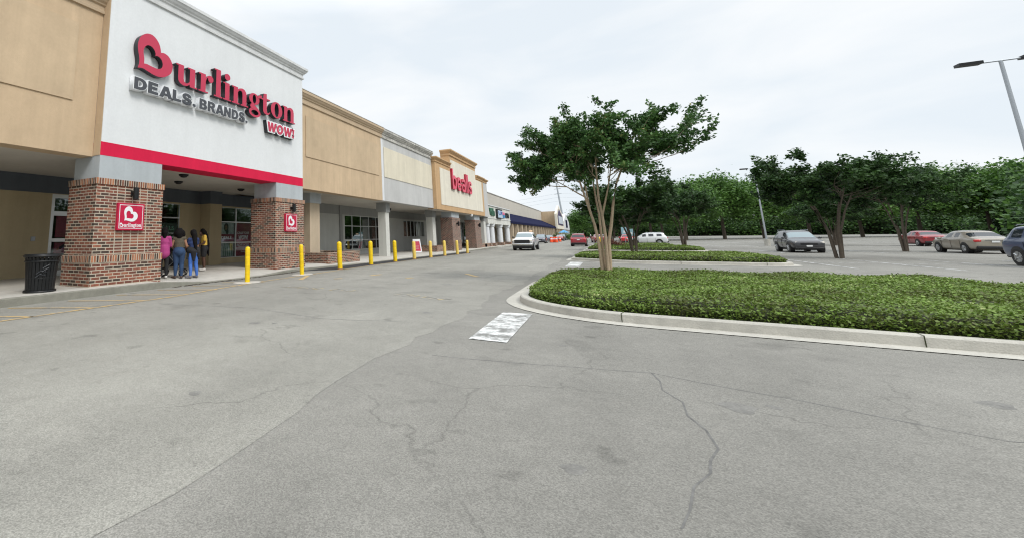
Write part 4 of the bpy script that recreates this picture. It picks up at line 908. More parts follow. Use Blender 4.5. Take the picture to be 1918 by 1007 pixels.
def person(label, loc, rz, H=1.65, skin='skin1', J=None, top=None, sleeves='short', bottom=None, legs='long', shoe=None, hair=None, hairm=None, extra=None, wid=1.0, vox=.012, low=False, group=None):
    """figure in its own axes: x right, y ahead, z up; J overrides joints"""
    t = thing('person', label, 'person', loc, 0, group)
    j = dict(pel=(0, 0, .90), ch=(0, 0, 1.20), nk=(0, .01, 1.40), hd=(0, .035, 1.535), sl=(-.165, 0, 1.34), sr=(.165, 0, 1.34), el=(-.225, -.01, 1.07), er=(.225, -.01, 1.07), wl=(-.20, .12, .86), wr=(.20, .12, .86),
             hl=(-.09, 0, .86), hr=(.09, 0, .86), kl=(-.10, .02, .47), kr=(.10, .02, .47), al=(-.10, -.02, .09), ar=(.10, -.02, .09), tl=(-.11, .13, .04), tr=(.11, .13, .04), look=(0, 1, 0))
    j.update(J or {}); k = H / 1.66
    j = {a: Vector(b) * (k if a != 'look' else 1) for a, b in j.items()}; g = lambda r: r * k * wid
    def hand(w_, e, s):
        d = (w_ - e).normalized(); sd = d.cross(Vector((s, 0, 0))).normalized() if abs(d.x) < .9 else Vector((0, 1, 0)); sd2 = sd.cross(d).normalized()
        out = [(w_, .024, w_ + d * .075, .03, (1, 1, 1))]
        for q, (lz, bnd) in enumerate(((.062, .3), (.072, .25), (.066, .35), (.052, .45))):
            b0 = w_ + d * .085 + sd * (.027 - .018 * q); b1 = b0 + d * lz * .5 + sd2 * .006; b2 = b1 + d * lz * .42 + sd2 * (-.02 * bnd) * 2
            out += [(b0, .0095, b1, .009), (b1, .009, b2, .0075)]
        th = w_ + d * .025 + sd * .03; out.append((th, .011, th + d * .035 + sd * .035, .009)); return out
    f = j['look'].normalized(); hd = j['hd']
    sidev = f.cross(Vector((0, 0, 1))).normalized()
    body = [(j['pel'], g(.135), j['ch'], g(.115), (1.12, .82, 1)), (j['ch'], g(.115), (j['ch'] + j['nk']) / 2 + Vector((0, 0, .02)), g(.10), (1.3, .85, 1)), (j['sl'], g(.052), j['sr'], g(.052)),
            (j['nk'] - Vector((0, 0, .05)), .052, hd, .05), (hd + Vector((0, 0, .02)), .0, hd + Vector((0, 0, .02)), .0)][:4]
    body += [(hd + Vector((0, 0, .02)), .10 * k, hd + Vector((0, 0, .025)) - f * .01, .095 * k, (.82, .95, 1.12)), (hd + f * .035 - Vector((0, 0, .05)), .055, hd + f * .045 - Vector((0, 0, .075)), .04),
             (hd + f * .088 + Vector((0, 0, .01)), .010, hd + f * .108 - Vector((0, 0, .018)), .015)]
    for s in (-1, 1): body.append((hd + sidev * s * .082 + Vector((0, 0, .0)), .018, hd + sidev * s * .086 + Vector((0, 0, .03)), .018))
    for a, b, c, s in (('sl', 'el', 'wl', -1), ('sr', 'er', 'wr', 1)): body += [(j[a], g(.052), j[b], g(.040)), (j[b], g(.040), j[c], .026)] + hand(j[c], j[b], s)
    for a, b, c, d in (('hl', 'kl', 'al', 'tl'), ('hr', 'kr', 'ar', 'tr')): body += [(j[a], g(.095), j[b], g(.060)), (j[b], g(.058), j[b] * .6 + j[c] * .4 - Vector((0, .012, 0)), g(.054)), (j[b] * .6 + j[c] * .4 - Vector((0, .012, 0)), g(.054), j[c], .036), (j[c] - Vector((0, 0, .03)), .036, j[d], .028)]
    capsules('body', body, M[skin], t, .009 if not low else .02, 2)
    e = g(.016)
    if top:
        cl = [(j['pel'] + Vector((0, 0, .07)), g(.135) + e * .6, j['ch'], g(.118) + e, (1.12, .86, 1)), (j['ch'], g(.118) + e, (j['ch'] + j['nk']) / 2, g(.10) + e, (1.3, .88, 1)), (j['sl'], g(.052) + e, j['sr'], g(.052) + e)]
        if top[1:] == ('long',): cl.append((j['pel'] - Vector((0, 0, .08)), g(.185), j['pel'] + Vector((0, 0, .1)), g(.165), (1.12, 1.0, 1)))
        if sleeves != 'none':
            for a, b, c in (('sl', 'el', 'wl'), ('sr', 'er', 'wr')):
                if sleeves == 'long': cl += [(j[a], g(.055) + e, j[b], g(.043) + e), (j[b], g(.043) + e, j[c], .030 + e)]
                else: cl += [(j[a], g(.055) + e, j[a] * .45 + j[b] * .55, g(.047) + e)]
        capsules('shirt', cl, top[0], t, vox if not low else .02, 2)
    if bottom:
        cl = [(j['pel'], g(.150) + e * .5, j['pel'] + Vector((0, 0, .10)), g(.132) + e * .4, (1.15, .9, 1)), (j['pel'] - Vector((0, .02, .03)), g(.14), j['pel'] - Vector((0, .03, .03)), g(.14), (1.15, 1, 1))]
        for a, b, c in (('hl', 'kl', 'al'), ('hr', 'kr', 'ar')):
            if legs == 'long': cl += [(j[a], g(.098) + e * .6, j[b], g(.062) + e * .6), (j[b], g(.062) + e * .6, j[b] * .6 + j[c] * .4 - Vector((0, .012, 0)), g(.056) + e * .6), (j[b] * .6 + j[c] * .4 - Vector((0, .012, 0)), g(.056) + e * .6, j[c] + Vector((0, 0, .02)), .04 + e * .5)]
            else: cl += [(j[a], g(.105) + e, j[a] * .35 + j[b] * .65, g(.085) + e)]
        capsules('trousers' if legs == 'long' else 'shorts', cl, bottom, t, vox if not low else .02, 2)
    if shoe:
        for a, d in (('al', 'tl'), ('ar', 'tr')):
            capsules('shoe', [(j[a] - Vector((0, .02, .045)), .045, j[d] - Vector((0, 0, .0)), .038, (1, 1, .9)), (j[a] - Vector((0, 0, .02)), .044, j[a], .04)], shoe, t, .01 if not low else .02, 1)
    if hair: capsules('hair', [tuple([hd + Vector(a[0]), a[1], hd + Vector(a[2]), a[3]] + list(a[4:])) for a in hair], hairm, t, .012 if not low else .02, 1)
    if not low:
        mb = MB()
        for s in (-1, 1): mb.sphere(hd + f * .092 + sidev * s * .032 + Vector((0, 0, .018)), .011, 8, 6)
        mb.build('eye', M['signwhite'], t, keep_origin=True); 
        mb = MB(); mb.sphere(hd + f * .098 - Vector((0, 0, .047)), .018, 10, 6, 0, (1.2, .5, .35)); mb.build('mouth', M['signred'], t, keep_origin=True)
    if extra:
        for nm, caps, mm in extra: capsules(nm, caps, mm, t, .012, 2)
    t.rotation_euler = (0, 0, rz)
    return t
M['hairblack'] = mat('hair_black', (.007, .006, .006), .8, noise=[(40, .4)], bump=(60, .8), spec=.15)
denim = mat('denim', (.022, .052, .12), .85, noise=[(6, .25), (60, .2)]); black = mat('black_cloth', (.012, .012, .014), .85, noise=[(12, .3)])
magenta = mat('magenta_cloth', (.38, .045, .19), .8, noise=[(10, .12)]); olive = mat('olive_lace', (.075, .062, .040), .8, noise=[(30, .4)])
navyc = mat('navy_cloth', (.012, .028, .10), .8, noise=[(10, .2)]); bluel = mat('bright_blue_leggings', (.05, .145, .48), .7, noise=[(8, .12)])
yell = mat('yellow_cloth', (.66, .42, .07), .8, noise=[(10, .12)]); shoew = mat('white_shoe', (.62, .60, .57), .6); shoeg = mat('grey_shoe', (.12, .115, .13), .7, noise=[(14, .3)])
RZ = R(49.5); wz = .155
# magenta top: half behind the brick pillar
person('person in a magenta hoodie and black leggings, half hidden by the left brick pillar', (-12.62, 10.27, wz), RZ, 1.62, 'skin1', dict(el=(-.22, .02, 1.08), er=(.21, .05, 1.08), wl=(-.12, .26, 1.05), wr=(.12, .27, 1.0)), (magenta, 'long'), 'long', black, 'long', shoew,
       [((0, -.02, .06), .115, (0, -.03, .02), .11), ((.0, -.07, -.02), .10, (0, -.08, -.16), .06), ((.02, -.04, .12), .07, (.03, -.03, .14), .05)], M['hairblack'])
person('person in an olive sleeveless top and blue jeans with big dark curly hair', (-12.40, 10.72, .13), RZ, 1.62, 'skin3', dict(hd=(-.01, .03, 1.52), el=(-.25, -.01, 1.08), er=(.25, -.01, 1.08), wl=(-.19, .2, .98), wr=(.2, .2, .96), pel=(0, -.01, .92), hl=(-.105, 0, .86), hr=(.105, 0, .86), kl=(-.09, .02, .47), kr=(.10, .02, .47), tl=(-.2, .08, .04), tr=(.13, .1, .04)), (olive,), 'none', denim, 'long', mat('brown_shoe', (.06, .035, .025), .6),
       [((0, -.03, .05), .14, (-.02, -.04, .0), .145), ((-.11, -.02, .02), .085, (-.12, -.02, -.05), .08), ((.10, -.03, .03), .09, (.12, -.02, -.04), .085), ((0, -.06, -.08), .11, (0, -.06, -.10), .1), ((.03, 0, .13), .07, (-.04, 0, .13), .06)], M['hairblack'], wid=1.14,
       extra=[('belt', [((-.12, -.02, 1.0), .075, (.12, -.02, 1.0), .075, (1, 1.25, .35))], M['black'])])
person('person in navy tee and bright blue leggings, black jacket at the waist', (-12.24, 11.2, .11), RZ + R(28), 1.60, 'skin3', dict(el=(-.20, .06, 1.08), er=(.2, .04, 1.08), wl=(-.10, .25, 1.02), wr=(.16, .22, 1.0), kl=(-.08, .02, .47), kr=(.13, .0, .47), al=(-.09, -.03, .09), ar=(.17, -.02, .09), tl=(-.22, .05, .04), tr=(.10, .09, .04)), (navyc,), 'short', bluel, 'long', shoeg,
       [((0, -.02, .06), .112, (0, -.03, .02), .108), ((.0, -.09, -.02), .10, (.0, -.15, -.30), .075), ((.0, -.15, -.30), .075, (.02, -.20, -.52), .04)], M['hairblack'],
       extra=[('tied_jacket', [((-.10, 0, .93), .16, (.10, 0, .93), .16, (1.05, 1, .8)), ((-.04, -.10, .88), .12, (-.03, -.12, .60), .05), ((.13, -.06, .86), .11, (.20, -.06, .66), .05), ((-.16, 0, .86), .06, (-.22, 0, .64), .03)], black)])
person('person in a yellow tee and black shorts with very long black braids', (-14.07, 13.46, .155), RZ + R(95), 1.68, 'skin2', dict(hd=(-.02, .10, 1.49), look=(-.35, .9, -.3), el=(-.20, .02, 1.10), er=(.20, .06, 1.10), wl=(-.16, .22, 1.0), wr=(.18, .24, .98)), (yell,), 'short', black, 'short', shoew,
       [((.0, -.03, .07), .112, (.0, -.04, .03), .105), ((.0, -.10, .03), .09, (.0, -.18, -.12), .07), ((.0, -.18, -.12), .07, (.0, -.27, -.45), .055), ((.0, -.27, -.45), .055, (.0, -.29, -.92), .025), ((.06, -.24, -.4), .035, (.06, -.25, -.88), .018)], M['hairblack'], wid=1.05)
person('person in black clothes by the entrance door, almost wholly hidden behind the left brick pillar', (-16.0, 8.98, .155), R(150), 1.7, 'skin1', dict(el=(-.24, .1, 1.15), wl=(-.34, .3, 1.0)), (black,), 'long', black, 'long', M['black'], [((0, -.02, .06), .11, (0, -.03, .0), .11)], M['hairblack'], low=True)
person('person in a white shirt seen in the dark gridded window, as if reflected', (-17.45, 37.05, .155 - .13), R(-70), 1.68, 'skin3', None, (M['signwhite'],), 'short', denim, 'long', M['black'], [((0, -.02, .06), .11, (0, -.03, .02), .105)], M['hairblack'], low=True)  # figure added behind the pane in place of a man reflected in it

# stroller
sx_, sy_ = -13.05, 11.0
t = thing('stroller', 'black folding baby stroller standing among the queue behind the brick pillar', 'stroller', (sx_, sy_, .155))
u = Vector((.76, .65, 0)); v_ = Vector((-.65, .76, 0)); o_ = Vector((sx_, sy_, .155))
def q(a, b, c): return tuple(o_ + u * a + v_ * b + Vector((0, 0, c)))
mb = MB()
for b in (-.22, .22): mb.tube([q(-.42, b, 1.02), q(-.28, b, .92), q(.38, b, .16)], .012, 8); mb.tube([q(-.30, b, .14), q(.20, b, .62), q(.28, b, .66)], .012, 8)
mb.tube([q(-.42, -.22, 1.02), q(-.44, 0, 1.03), q(-.42, .22, 1.02)], .016, 8); mb.tube([q(-.30, -.22, .14), q(-.30, .22, .14)], .01, 8)
mb.build('frame', M['steel'], t, smooth=True)
for nm, a, b, r in (('wheel', -.30, -.24, .14), ('wheel', -.30, .24, .14), ('wheel', .38, -.22, .11), ('wheel', .38, .22, .11)):
    mb = MB(); mb.tube([q(a + r * math.cos(k * math.pi / 10), b, r + .01 + r * .92 * math.sin(k * math.pi / 10)) for k in range(21)], .022, 8); w_ = mb.build(nm, M['tyre'], t, smooth=True)
    mb = MB(); mb.tube([q(a, b - .02, r + .01), q(a, b + .02, r + .01)], .045, 10)
    for k in range(5): mb.tube([q(a, b, r + .01), q(a + r * .95 * math.cos(k * 1.257), b, r + .01 + r * .9 * math.sin(k * 1.257))], .006, 5)
    mb.build('hub', M['rim'], w_)
capsules('seat', [(Vector(u * -.05) + Vector((0, 0, .42)), .20, Vector(u * .22) + Vector((0, 0, .44)), .15, (1, 1, .5)), (Vector(u * -.12) + Vector((0, 0, .50)), .15, Vector(u * -.25) + Vector((0, 0, .88)), .14, (1, 1, 1))], black, t, .02, 2)
capsules('canopy', [(Vector(u * -.18) + Vector((0, 0, .92)), .20, Vector(u * .05) + Vector((0, 0, .98)), .16, (1, 1, .7))], black, t, .02, 2)
mb = MB(); mb.prism_y([(0, 0), (.1, 0), (.1, .02), (0, .02)], 0, .01); mb = MB(); mb.tube([q(.30, -.12, .28), q(.26, -.12, .48)], .022, 8); mb.build('reflector_strip', M['signwhite'], t)

# ------------------------------------------------------------------ vehicles; own axes: nose towards +y, wheels on z = 0
def loft(st, m_, name, parent, bevel=.0, smooth=True, capm=None):
    """st: list of (y, [(x, z) half section from bottom centre to top centre])"""
    mb = MB(); n = len(st[0][1]); vs = []
    for y, hs in st:
        full = [(x, z) for x, z in hs] + [(-x, z) for x, z in hs[::-1]]
        vs += [(x, y, z) for x, z in full]
    m2 = 2 * n; fs = []
    for i in range(len(st) - 1):
        for k in range(m2): fs.append((i * m2 + k, i * m2 + (k + 1) % m2, (i + 1) * m2 + (k + 1) % m2, (i + 1) * m2 + k))
    fs += [tuple(range(m2)), tuple(range((len(st) - 1) * m2, len(st) * m2))[::-1]]
    mb.add(vs, fs); o = mb.build(name, m_, parent, smooth=smooth, keep_origin=True, bevel=bevel); return o

def split_mesh(src, names, mats, parent):
    """one object per face group of an evaluated mesh"""
    V = [tuple(v.co) for v in src.vertices]; grp = {}
    for p in src.polygons: grp.setdefault(p.material_index, []).append(tuple(p.vertices))
    for gi, F in grp.items():
        idx = {}; vs = []; fs = []
        for f in F:
            q_ = []
            for v in f:
                if v not in idx: idx[v] = len(vs); vs.append(V[v])
                q_.append(idx[v])
            fs.append(q_)
        me = bpy.data.meshes.new(names[gi]); me.from_pydata(vs, [], fs); me.materials.append(mats[gi]); me.polygons.foreach_set('use_smooth', [True] * len(fs))
        o = bpy.data.objects.new(names[gi], me); C.objects.link(o); o.parent = parent

# side outline: y, half width, floor, belt, top, half width at top, cabin?
SHAPES = {
 'suv': (4.6, 1.85, 1.66, [(-2.30, .78, .50, .86, .90, .62, 0), (-2.27, .87, .36, .96, 1.00, .70, 0), (-2.20, .90, .30, 1.05, 1.09, .74, 0), (-1.92, .915, .27, 1.09, 1.60, .66, 1), (-1.80, .92, .26, 1.09, 1.63, .675, 1), (-1.0, .925, .25, 1.07, 1.66, .70, 1), (-.90, .925, .25, 1.07, 1.66, .70, 1), (-.08, .925, .25, 1.05, 1.66, .70, 1), (.02, .925, .25, 1.05, 1.655, .70, 1), (.45, .925, .25, 1.03, 1.61, .68, 1), (1.22, .92, .25, .99, 1.04, .76, 0), (1.35, .92, .25, .97, 1.02, .78, 0), (1.95, .905, .27, .90, .95, .76, 0), (2.20, .86, .30, .82, .86, .70, 0), (2.30, .76, .42, .68, .72, .58, 0)]),
 'sedan': (4.7, 1.82, 1.48, [(-2.35, .72, .48, .80, .84, .55, 0), (-2.31, .82, .34, .92, .97, .64, 0), (-2.15, .87, .26, .98, 1.03, .70, 0), (-1.75, .895, .23, .99, 1.05, .72, 0), (-1.12, .91, .22, .99, 1.43, .62, 1), (-1.02, .91, .22, .99, 1.45, .63, 1), (-.90, .91, .22, .985, 1.47, .64, 1), (-.25, .91, .21, .98, 1.50, .65, 1), (-.15, .91, .21, .98, 1.50, .65, 1), (.20, .91, .21, .97, 1.49, .645, 1), (.45, .91, .21, .96, 1.46, .63, 1), (1.20, .90, .21, .95, 1.00, .76, 0), (1.32, .90, .21, .94, .99, .78, 0), (1.95, .885, .23, .87, .91, .76, 0), (2.24, .83, .27, .77, .81, .68, 0), (2.35, .74, .38, .64, .68, .56, 0)]),
 'pickup': (5.7, 2.0, 1.88, [(-2.85, .95, .55, 1.22, 1.24, .86, 0), (-2.81, .985, .48, 1.27, 1.28, .90, 0), (-2.0, .995, .42, 1.27, 1.28, .90, 0), (-.98, 1.0, .40, 1.27, 1.28, .88, 0), (-.93, 1.0, .40, 1.27, 1.30, .86, 0), (-.78, 1.0, .40, 1.27, 1.80, .76, 1), (-.70, 1.0, .40, 1.26, 1.86, .77, 1), (-.62, 1.0, .40, 1.26, 1.87, .775, 1), (.05, 1.0, .39, 1.24, 1.88, .78, 1), (.15, 1.0, .39, 1.24, 1.88, .78, 1), (.45, 1.0, .39, 1.22, 1.87, .775, 1), (.75, 1.0, .39, 1.21, 1.83, .765, 1), (1.45, .995, .40, 1.17, 1.22, .84, 0), (1.56, .995, .40, 1.16, 1.20, .86, 0), (2.45, .985, .42, 1.14, 1.19, .88, 0), (2.76, .965, .45, 1.12, 1.17, .86, 0), (2.85, .93, .50, 1.06, 1.11, .82, 0)]),
}
_cars = {}
def vehicle(label, loc, rz, body_col, kind='suv', cat='car', group=None, name='parked_car', scale=1.0):
    t = thing(name, label, cat, (0, 0, 0), 0, group); bm = paint('paint_' + name, body_col)
    L_, W_, Hh, ST = SHAPES[kind]; h = L_ / 2; w2 = W_ / 2
    if kind not in _cars:
        mb = MB(); n = 9; ring_ = []
        for (y, w_, zb, bt, tp, wt, cab) in ST:
            hs = [(0, zb), (w_ * .84, zb), (w_ * .965, zb + .09), (w_, zb + (bt - zb) * .52), (w_ * .985, bt - .10), (w_ * (.945 if cab else .95), bt), (wt, (tp - .085) if cab else bt + (tp - bt) * .55), (wt * .84, tp - .012), (0, tp)]
            ring_.append([(x, y, z) for x, z in hs] + [(-x, y, z) for x, z in hs[-2:0:-1]])
        m2 = len(ring_[0]); mb.add([p for r in ring_ for p in r], [])
        cabs = [i for i, s_ in enumerate(ST) if s_[6]]; c0, c1 = cabs[0], cabs[-1]
        side = [(c0 + (1 if kind == 'suv' else 0), ), ]
        for i in range(len(ST) - 1):
            ya, yb = ST[i][0], ST[i + 1][0]
            for k in range(m2):
                g_ = 0
                if i == c1 and k in (6, 7, 8, 9): g_ = 1
                elif i == c0 - 1 and k in (6, 7, 8, 9): g_ = 2
                elif c0 <= i < c1 and k in (5, 10) and yb - ya > .19: g_ = (3 if k == 5 else 4)
                mb.f.append((i * m2 + k, i * m2 + (k + 1) % m2, (i + 1) * m2 + (k + 1) % m2, (i + 1) * m2 + k)); mb.m.append(g_)
        mb.f += [tuple(range(m2)), tuple(range((len(ST) - 1) * m2, len(ST) * m2))[::-1]]; mb.m += [0, 0]
        me = bpy.data.meshes.new('car'); me.from_pydata(mb.v, [], mb.f)
        for k in range(5): me.materials.append(None)
        me.polygons.foreach_set('material_index', mb.m); me.update(); bm_ = bmesh.new(); bm_.from_mesh(me); bmesh.ops.recalc_face_normals(bm_, faces=bm_.faces); bm_.to_mesh(me); bm_.free()
        ob = bpy.data.objects.new('tmp', me); C.objects.link(ob); sm = ob.modifiers.new('s', 'SUBSURF'); sm.levels = 2; sm.render_levels = 2
        dg = bpy.context.evaluated_depsgraph_get(); _cars[kind] = bpy.data.meshes.new_from_object(ob.evaluated_get(dg)); bpy.data.objects.remove(ob)
    split_mesh(_cars[kind], ['body', 'windscreen', 'rear_window', 'side_window', 'side_window'], [bm, M['palegl'], M['blackglass'], M['blackglass'], M['blackglass']], t)
    r = {'pickup': .40, 'sedan': .33, 'suv': .36}[kind]; wf = {'pickup': 1.85, 'sedan': 1.42, 'suv': 1.40}[kind]; wr_ = {'pickup': -1.85, 'sedan': -1.36, 'suv': -1.35}[kind]
    P_ = lambda nm, m_, *bx, bev=.0, par=None: (lambda q_: q_)(_box(nm, m_, par or t, bx, bev))
    for s in (-1, 1):
        for yy in (wr_, wf):
            mb = MB(); mb.tube([(s * (w2 - .25), yy, r + .02), (s * (w2 + .004), yy, r + .02)], r + .055, 28); mb.build('wheel_arch', M['black'], t, keep_origin=True)
            mb = MB(); mb.tube([(s * (w2 - .20), yy, r), (s * (w2 - .01), yy, r), (s * (w2 + .018), yy, r)], [r, r, r * .93], 26); wh_ = mb.build('wheel', M['tyre'], t, keep_origin=True)
            mb = MB(); mb.tube([(s * (w2 - .05), yy, r), (s * (w2 + .022), yy, r)], [r * .66, r * .62], 18)
            for k in range(5): a = k * 1.2566; mb.tube([(s * (w2 + .02), yy + .06 * math.cos(a), r + .06 * math.sin(a)), (s * (w2 + .028), yy + r * .6 * math.cos(a), r + r * .6 * math.sin(a))], .028, 5)
            mb.build('rim', M['rim'], wh_, keep_origin=True)
        ym = {'pickup': 1.12, 'sedan': .85, 'suv': .92}[kind]; zm = {'pickup': 1.34, 'sedan': .98, 'suv': 1.10}[kind]
        mb = MB(); mb.sphere((s * (w2 + .09), ym, zm), .11, 10, 8, 0, (1.0, .55, .8)); mb.tube([(s * (w2 - .12), ym, zm - .05), (s * (w2 + .05), ym, zm - .03)], .03, 6); mb.build('mirror', M['black'] if kind == 'pickup' else bm, t, smooth=True, keep_origin=True)
        for yy in ({'pickup': (-.72, .12, 1.15), 'sedan': (-1.0, -.05, .95), 'suv': (-.95, -.02, .98)}[kind]):
            P_('door_seam', M['black'], (s * (w2 - .004) - .006, s * (w2 - .004) + .006, yy - .007, yy + .007, {'pickup': .5}.get(kind, .34), {'pickup': 1.15, 'sedan': .86, 'suv': .96}[kind]))
    if kind == 'pickup':
        gr = P_('grille', M['black'], (-.74, .74, h - .05, h + .03, .74, 1.07), bev=.03)
        for z_ in (.84, .95): P_('grille_bar', M['signgrey'], (-.63, .63, h + .03, h + .04, z_, z_ + .02), par=gr)
        for s in (-1, 1):
            P_('headlight', M['lampglass'], (s * .80 - .15, s * .80 + .15, h - .16, h + .02, .93, 1.09), bev=.03); P_('running_light', M['chrome'], (s * .82 - .12, s * .82 + .12, h - .14, h + .02, .76, .89), bev=.02)
            P_('door_lettering', M['steel'], (s * (w2 - .002) - .008, s * (w2 - .002) + .008, .25, .75, .78, 1.04))
        P_('front_bumper', M['chrome'], (-w2 * .97, w2 * .97, h - .16, h + .12, .50, .70), bev=.05); P_('lower_valance', M['black'], (-w2 * .90, w2 * .90, h - .25, h + .06, .28, .50), bev=.03)
        P_('bed_liner', M['black'], (-.82, .82, -h + .12, -1.1, 1.285, 1.292)); P_('roof_beacon', mat('beacon_amber', (.80, .55, .35), .3), (-.72, -.42, -.1, .2, Hh - .01, Hh + .16), bev=.04)
    else:
        zn = {'sedan': .66, 'suv': .78}[kind]; zt_ = {'sedan': .84, 'suv': .92}[kind]
        for s in (-1, 1):
            P_('headlight', M['lampglass'], (s * w2 * .70 - .20, s * w2 * .70 + .10, h - .34, h - .06, zn - .09, zn + .03), bev=.05)
            P_('tail_light', M['tail'], (s * w2 * .74 - .17, s * w2 * .74 + .13, -h - .005, -h + .16, zt_ - .09, zt_ + .07), bev=.05)
        P_('grille', M['black'], (-.46, .46, h - .14, h + .008, zn - .20, zn - .04), bev=.03); P_('front_bumper', M['black'], (-w2 * .82, w2 * .82, h - .2, h + .0, .27, .42), bev=.04); P_('rear_bumper', M['black'], (-w2 * .86, w2 * .86, -h - .03, -h + .2, .30, .50), bev=.05)
        P_('number_plate', M['plate'], (-.16, .16, -h - .03, -h + .0, zt_ - .12, zt_ - .01)); P_('chrome_strip', M['chrome'], (-.40, .40, -h - .02, -h + .02, zt_ + .02, zt_ + .05))
        P_('front_plate', M['plate'], (-.16, .16, h + .0, h + .012, zn - .33, zn - .22))
        if kind == 'suv':
            for s in (-1, 1): mb = MB(); mb.tube([(s * .66, -1.6, Hh - .02), (s * .66, -1.5, Hh + .03), (s * .66, .0, Hh + .03), (s * .66, .12, Hh - .02)], .018, 6); mb.build('roof_rail', M['steel'], t, keep_origin=True)
    P_('underbody', M['black'], (-w2 * .8, w2 * .8, -h + .3, h - .4, .19, .38))
    t.location = loc; t.rotation_euler = (0, 0, rz); t.scale = (scale,) * 3; return t
def _box(nm, m_, par, bx, bev):
    mb = MB()
    for b in bx: mb.box(*b)
    return mb.build(nm, m_, par, keep_origin=True, bevel=bev, smooth=bool(bev))
G0 = gz(60)
vehicle('white pickup truck with black grille and amber roof beacon driving towards the camera', (-7.15, 53.3, G0), math.pi, (.72, .73, .74), 'pickup', 'pickup truck', name='pickup_truck')
vehicle('dark red SUV seen from behind driving away down the lane', (-2.86, 70.6, G0), 0, (.30, .012, .025), 'suv', 'car', name='red_suv')
vehicle('silver and black SUV parked facing the camera behind the pickup truck', (-10.1, 95, G0), math.pi, (.10, .10, .13), 'suv', name='parked_car')
vehicle('dark blue sedan parked between the silver SUV and the orange cones', (-10.2, 112, G0), math.pi, (.02, .035, .07), 'sedan')
vehicle('maroon car parked beyond the orange cones beside the potted plants', (-9.3, 128, G0), math.pi, (.25, .03, .04), 'sedan')
vehicle('black car parked behind the maroon car', (-9.6, 140, G0), math.pi, (.03, .03, .035), 'suv')
vehicle('bright red car seen from behind under the dark trees', (3.15, 87, G0), 0, (.62, .015, .02), 'sedan')
vehicle('white SUV nose-in beside the third hedge island, nearest of the cars parked there', (5.2, 78.5, G0), R(82), (.74, .75, .76), 'suv')
vehicle('small white car half hidden behind the trunks far down the lane', (-.6, 118, G0), 0, (.70, .70, .70), 'sedan')
vehicle('pinkish red car half hidden behind the pale trunks', (-.9, 100, G0), R(10), (.42, .06, .06), 'sedan')
cols = [((.33, .34, .35), 'silver'), (.0, ''), ((.05, .07, .12), 'navy'), ((.60, .60, .58), 'cream white'), ((.04, .04, .045), 'black'), ((.22, .20, .17), 'beige')]
ext = [(15.6, 30.4, (.05, .07, .13), 'navy SUV parked in the second row', 'suv'), (18.4, 35.0, (.70, .70, .68), 'white SUV parked in the second row, far side', 'suv'),
       (12.9, 50.2, (.04, .04, .045), 'black SUV parked in the third row', 'suv'), (21.2, 49.8, (.30, .27, .22), 'beige sedan parked in the third row', 'sedan'), (26.7, 50.0, (.40, .41, .42), 'grey SUV parked in the third row', 'suv'), (27.0, 70.3, (.28, .02, .03), 'maroon sedan parked in the fourth row', 'sedan')]
for x, y, c_, lb, kd in ext: vehicle(lb, (x, y, gz(y)), 0 if random.random() < .5 else math.pi, c_, kd, group='cars parked in the lot')

# cones, signs, poles ---------------------------------------------------------
for i, (x, y) in enumerate(((-8.9, 101), (-8.45, 101.4), (-8.0, 101), (-8.2, 112))):
    t = thing('traffic_cone', 'orange traffic drum ' + ['at the left end of the trio beyond the pickup', 'in the middle of the trio beyond the pickup', 'at the right end of the trio beyond the pickup', 'standing alone farther down, right of the trio'][i], 'cone', (x, y, G0), group='orange traffic drums')
    mb = MB(); mb.lathe([(.30, G0 + .02), (.26, G0 + .5), (.19, G0 + 1.05), (.06, G0 + 1.1)], x, y, 14); mb.build('drum', M['orange'], t, smooth=True)
    mb = MB(); mb.lathe([(.252, G0 + .62), (.225, G0 + .80)], x, y, 14); mb.build('reflective_band', M['signwhite'], t); mb = MB(); mb.box(x - .32, x + .32, y - .32, y + .32, G0, G0 + .04); mb.build('base', M['black'], t)
t = thing('transmission_pole', 'tall grey steel power pole rising behind the gabled store', 'pole', (-16.2, 250, -.2)); mb = MB(); mb.tube([(-15.3, 250, -.2), (-17.3, 250, 26.5)], [.55, .30], 12); mb.build('shaft', M['steel'], t, smooth=True)
mb = MB(); mb.tube([(-18.6, 250, 23.5), (-15.4, 250, 23.8)], .12, 6); mb.tube([(-18.6, 250, 21.0), (-15.4, 250, 21.3)], .12, 6); mb.build('crossarm', M['steel'], t)
for i, (z0, z1) in enumerate(((19.3, 21.4), (17.4, 19.5), (15.8, 17.6))):
    mb = MB(); pts = []
    for k in range(13):
        f = k / 12; x = -75 + f * 58; pts.append((x, 250, z1 - (z1 - z0) * (1 - f) * 2.6 - 1.0 * math.sin(math.pi * f)))
    pts2 = [(-17 + 90 * k / 12, 250 + 40 * k / 12, z1 - 2.0 * math.sin(math.pi * k / 12)) for k in range(13)]
    mb.tube(pts + pts2[1:], .035, 5); o = mb.build('power_line', M['steel']); tag(o, ['topmost', 'middle', 'lowest'][i] + ' of the three thin power lines crossing the sky to the steel pole', 'cable', 'power lines on the steel pole')
for i, (x, y, h) in enumerate(((2.4, 72, 2.4), (3.3, 76, 2.2))):
    t = thing('parking_sign', ['pale blue parking sign on a post, the left one of two by the red car', 'pale blue parking sign on a post, the right one of two, smaller'][i], 'sign', (x, y, G0), group='pale blue parking signs')
    mb = MB(); mb.tube([(x, y, G0), (x, y, G0 + h)], .035, 8); mb.build('post', M['steel'], t)
    part('board', mat('pale_blue_sign', (.30, .48, .55), .4), t, (x - .35, x + .35, y - .05, y - .036, G0 + h - .95, G0 + h)); part('symbol', M['signwhite'], t, (x - .12, x + .12, y - .056, y - .05, G0 + h - .75, G0 + h - .45))
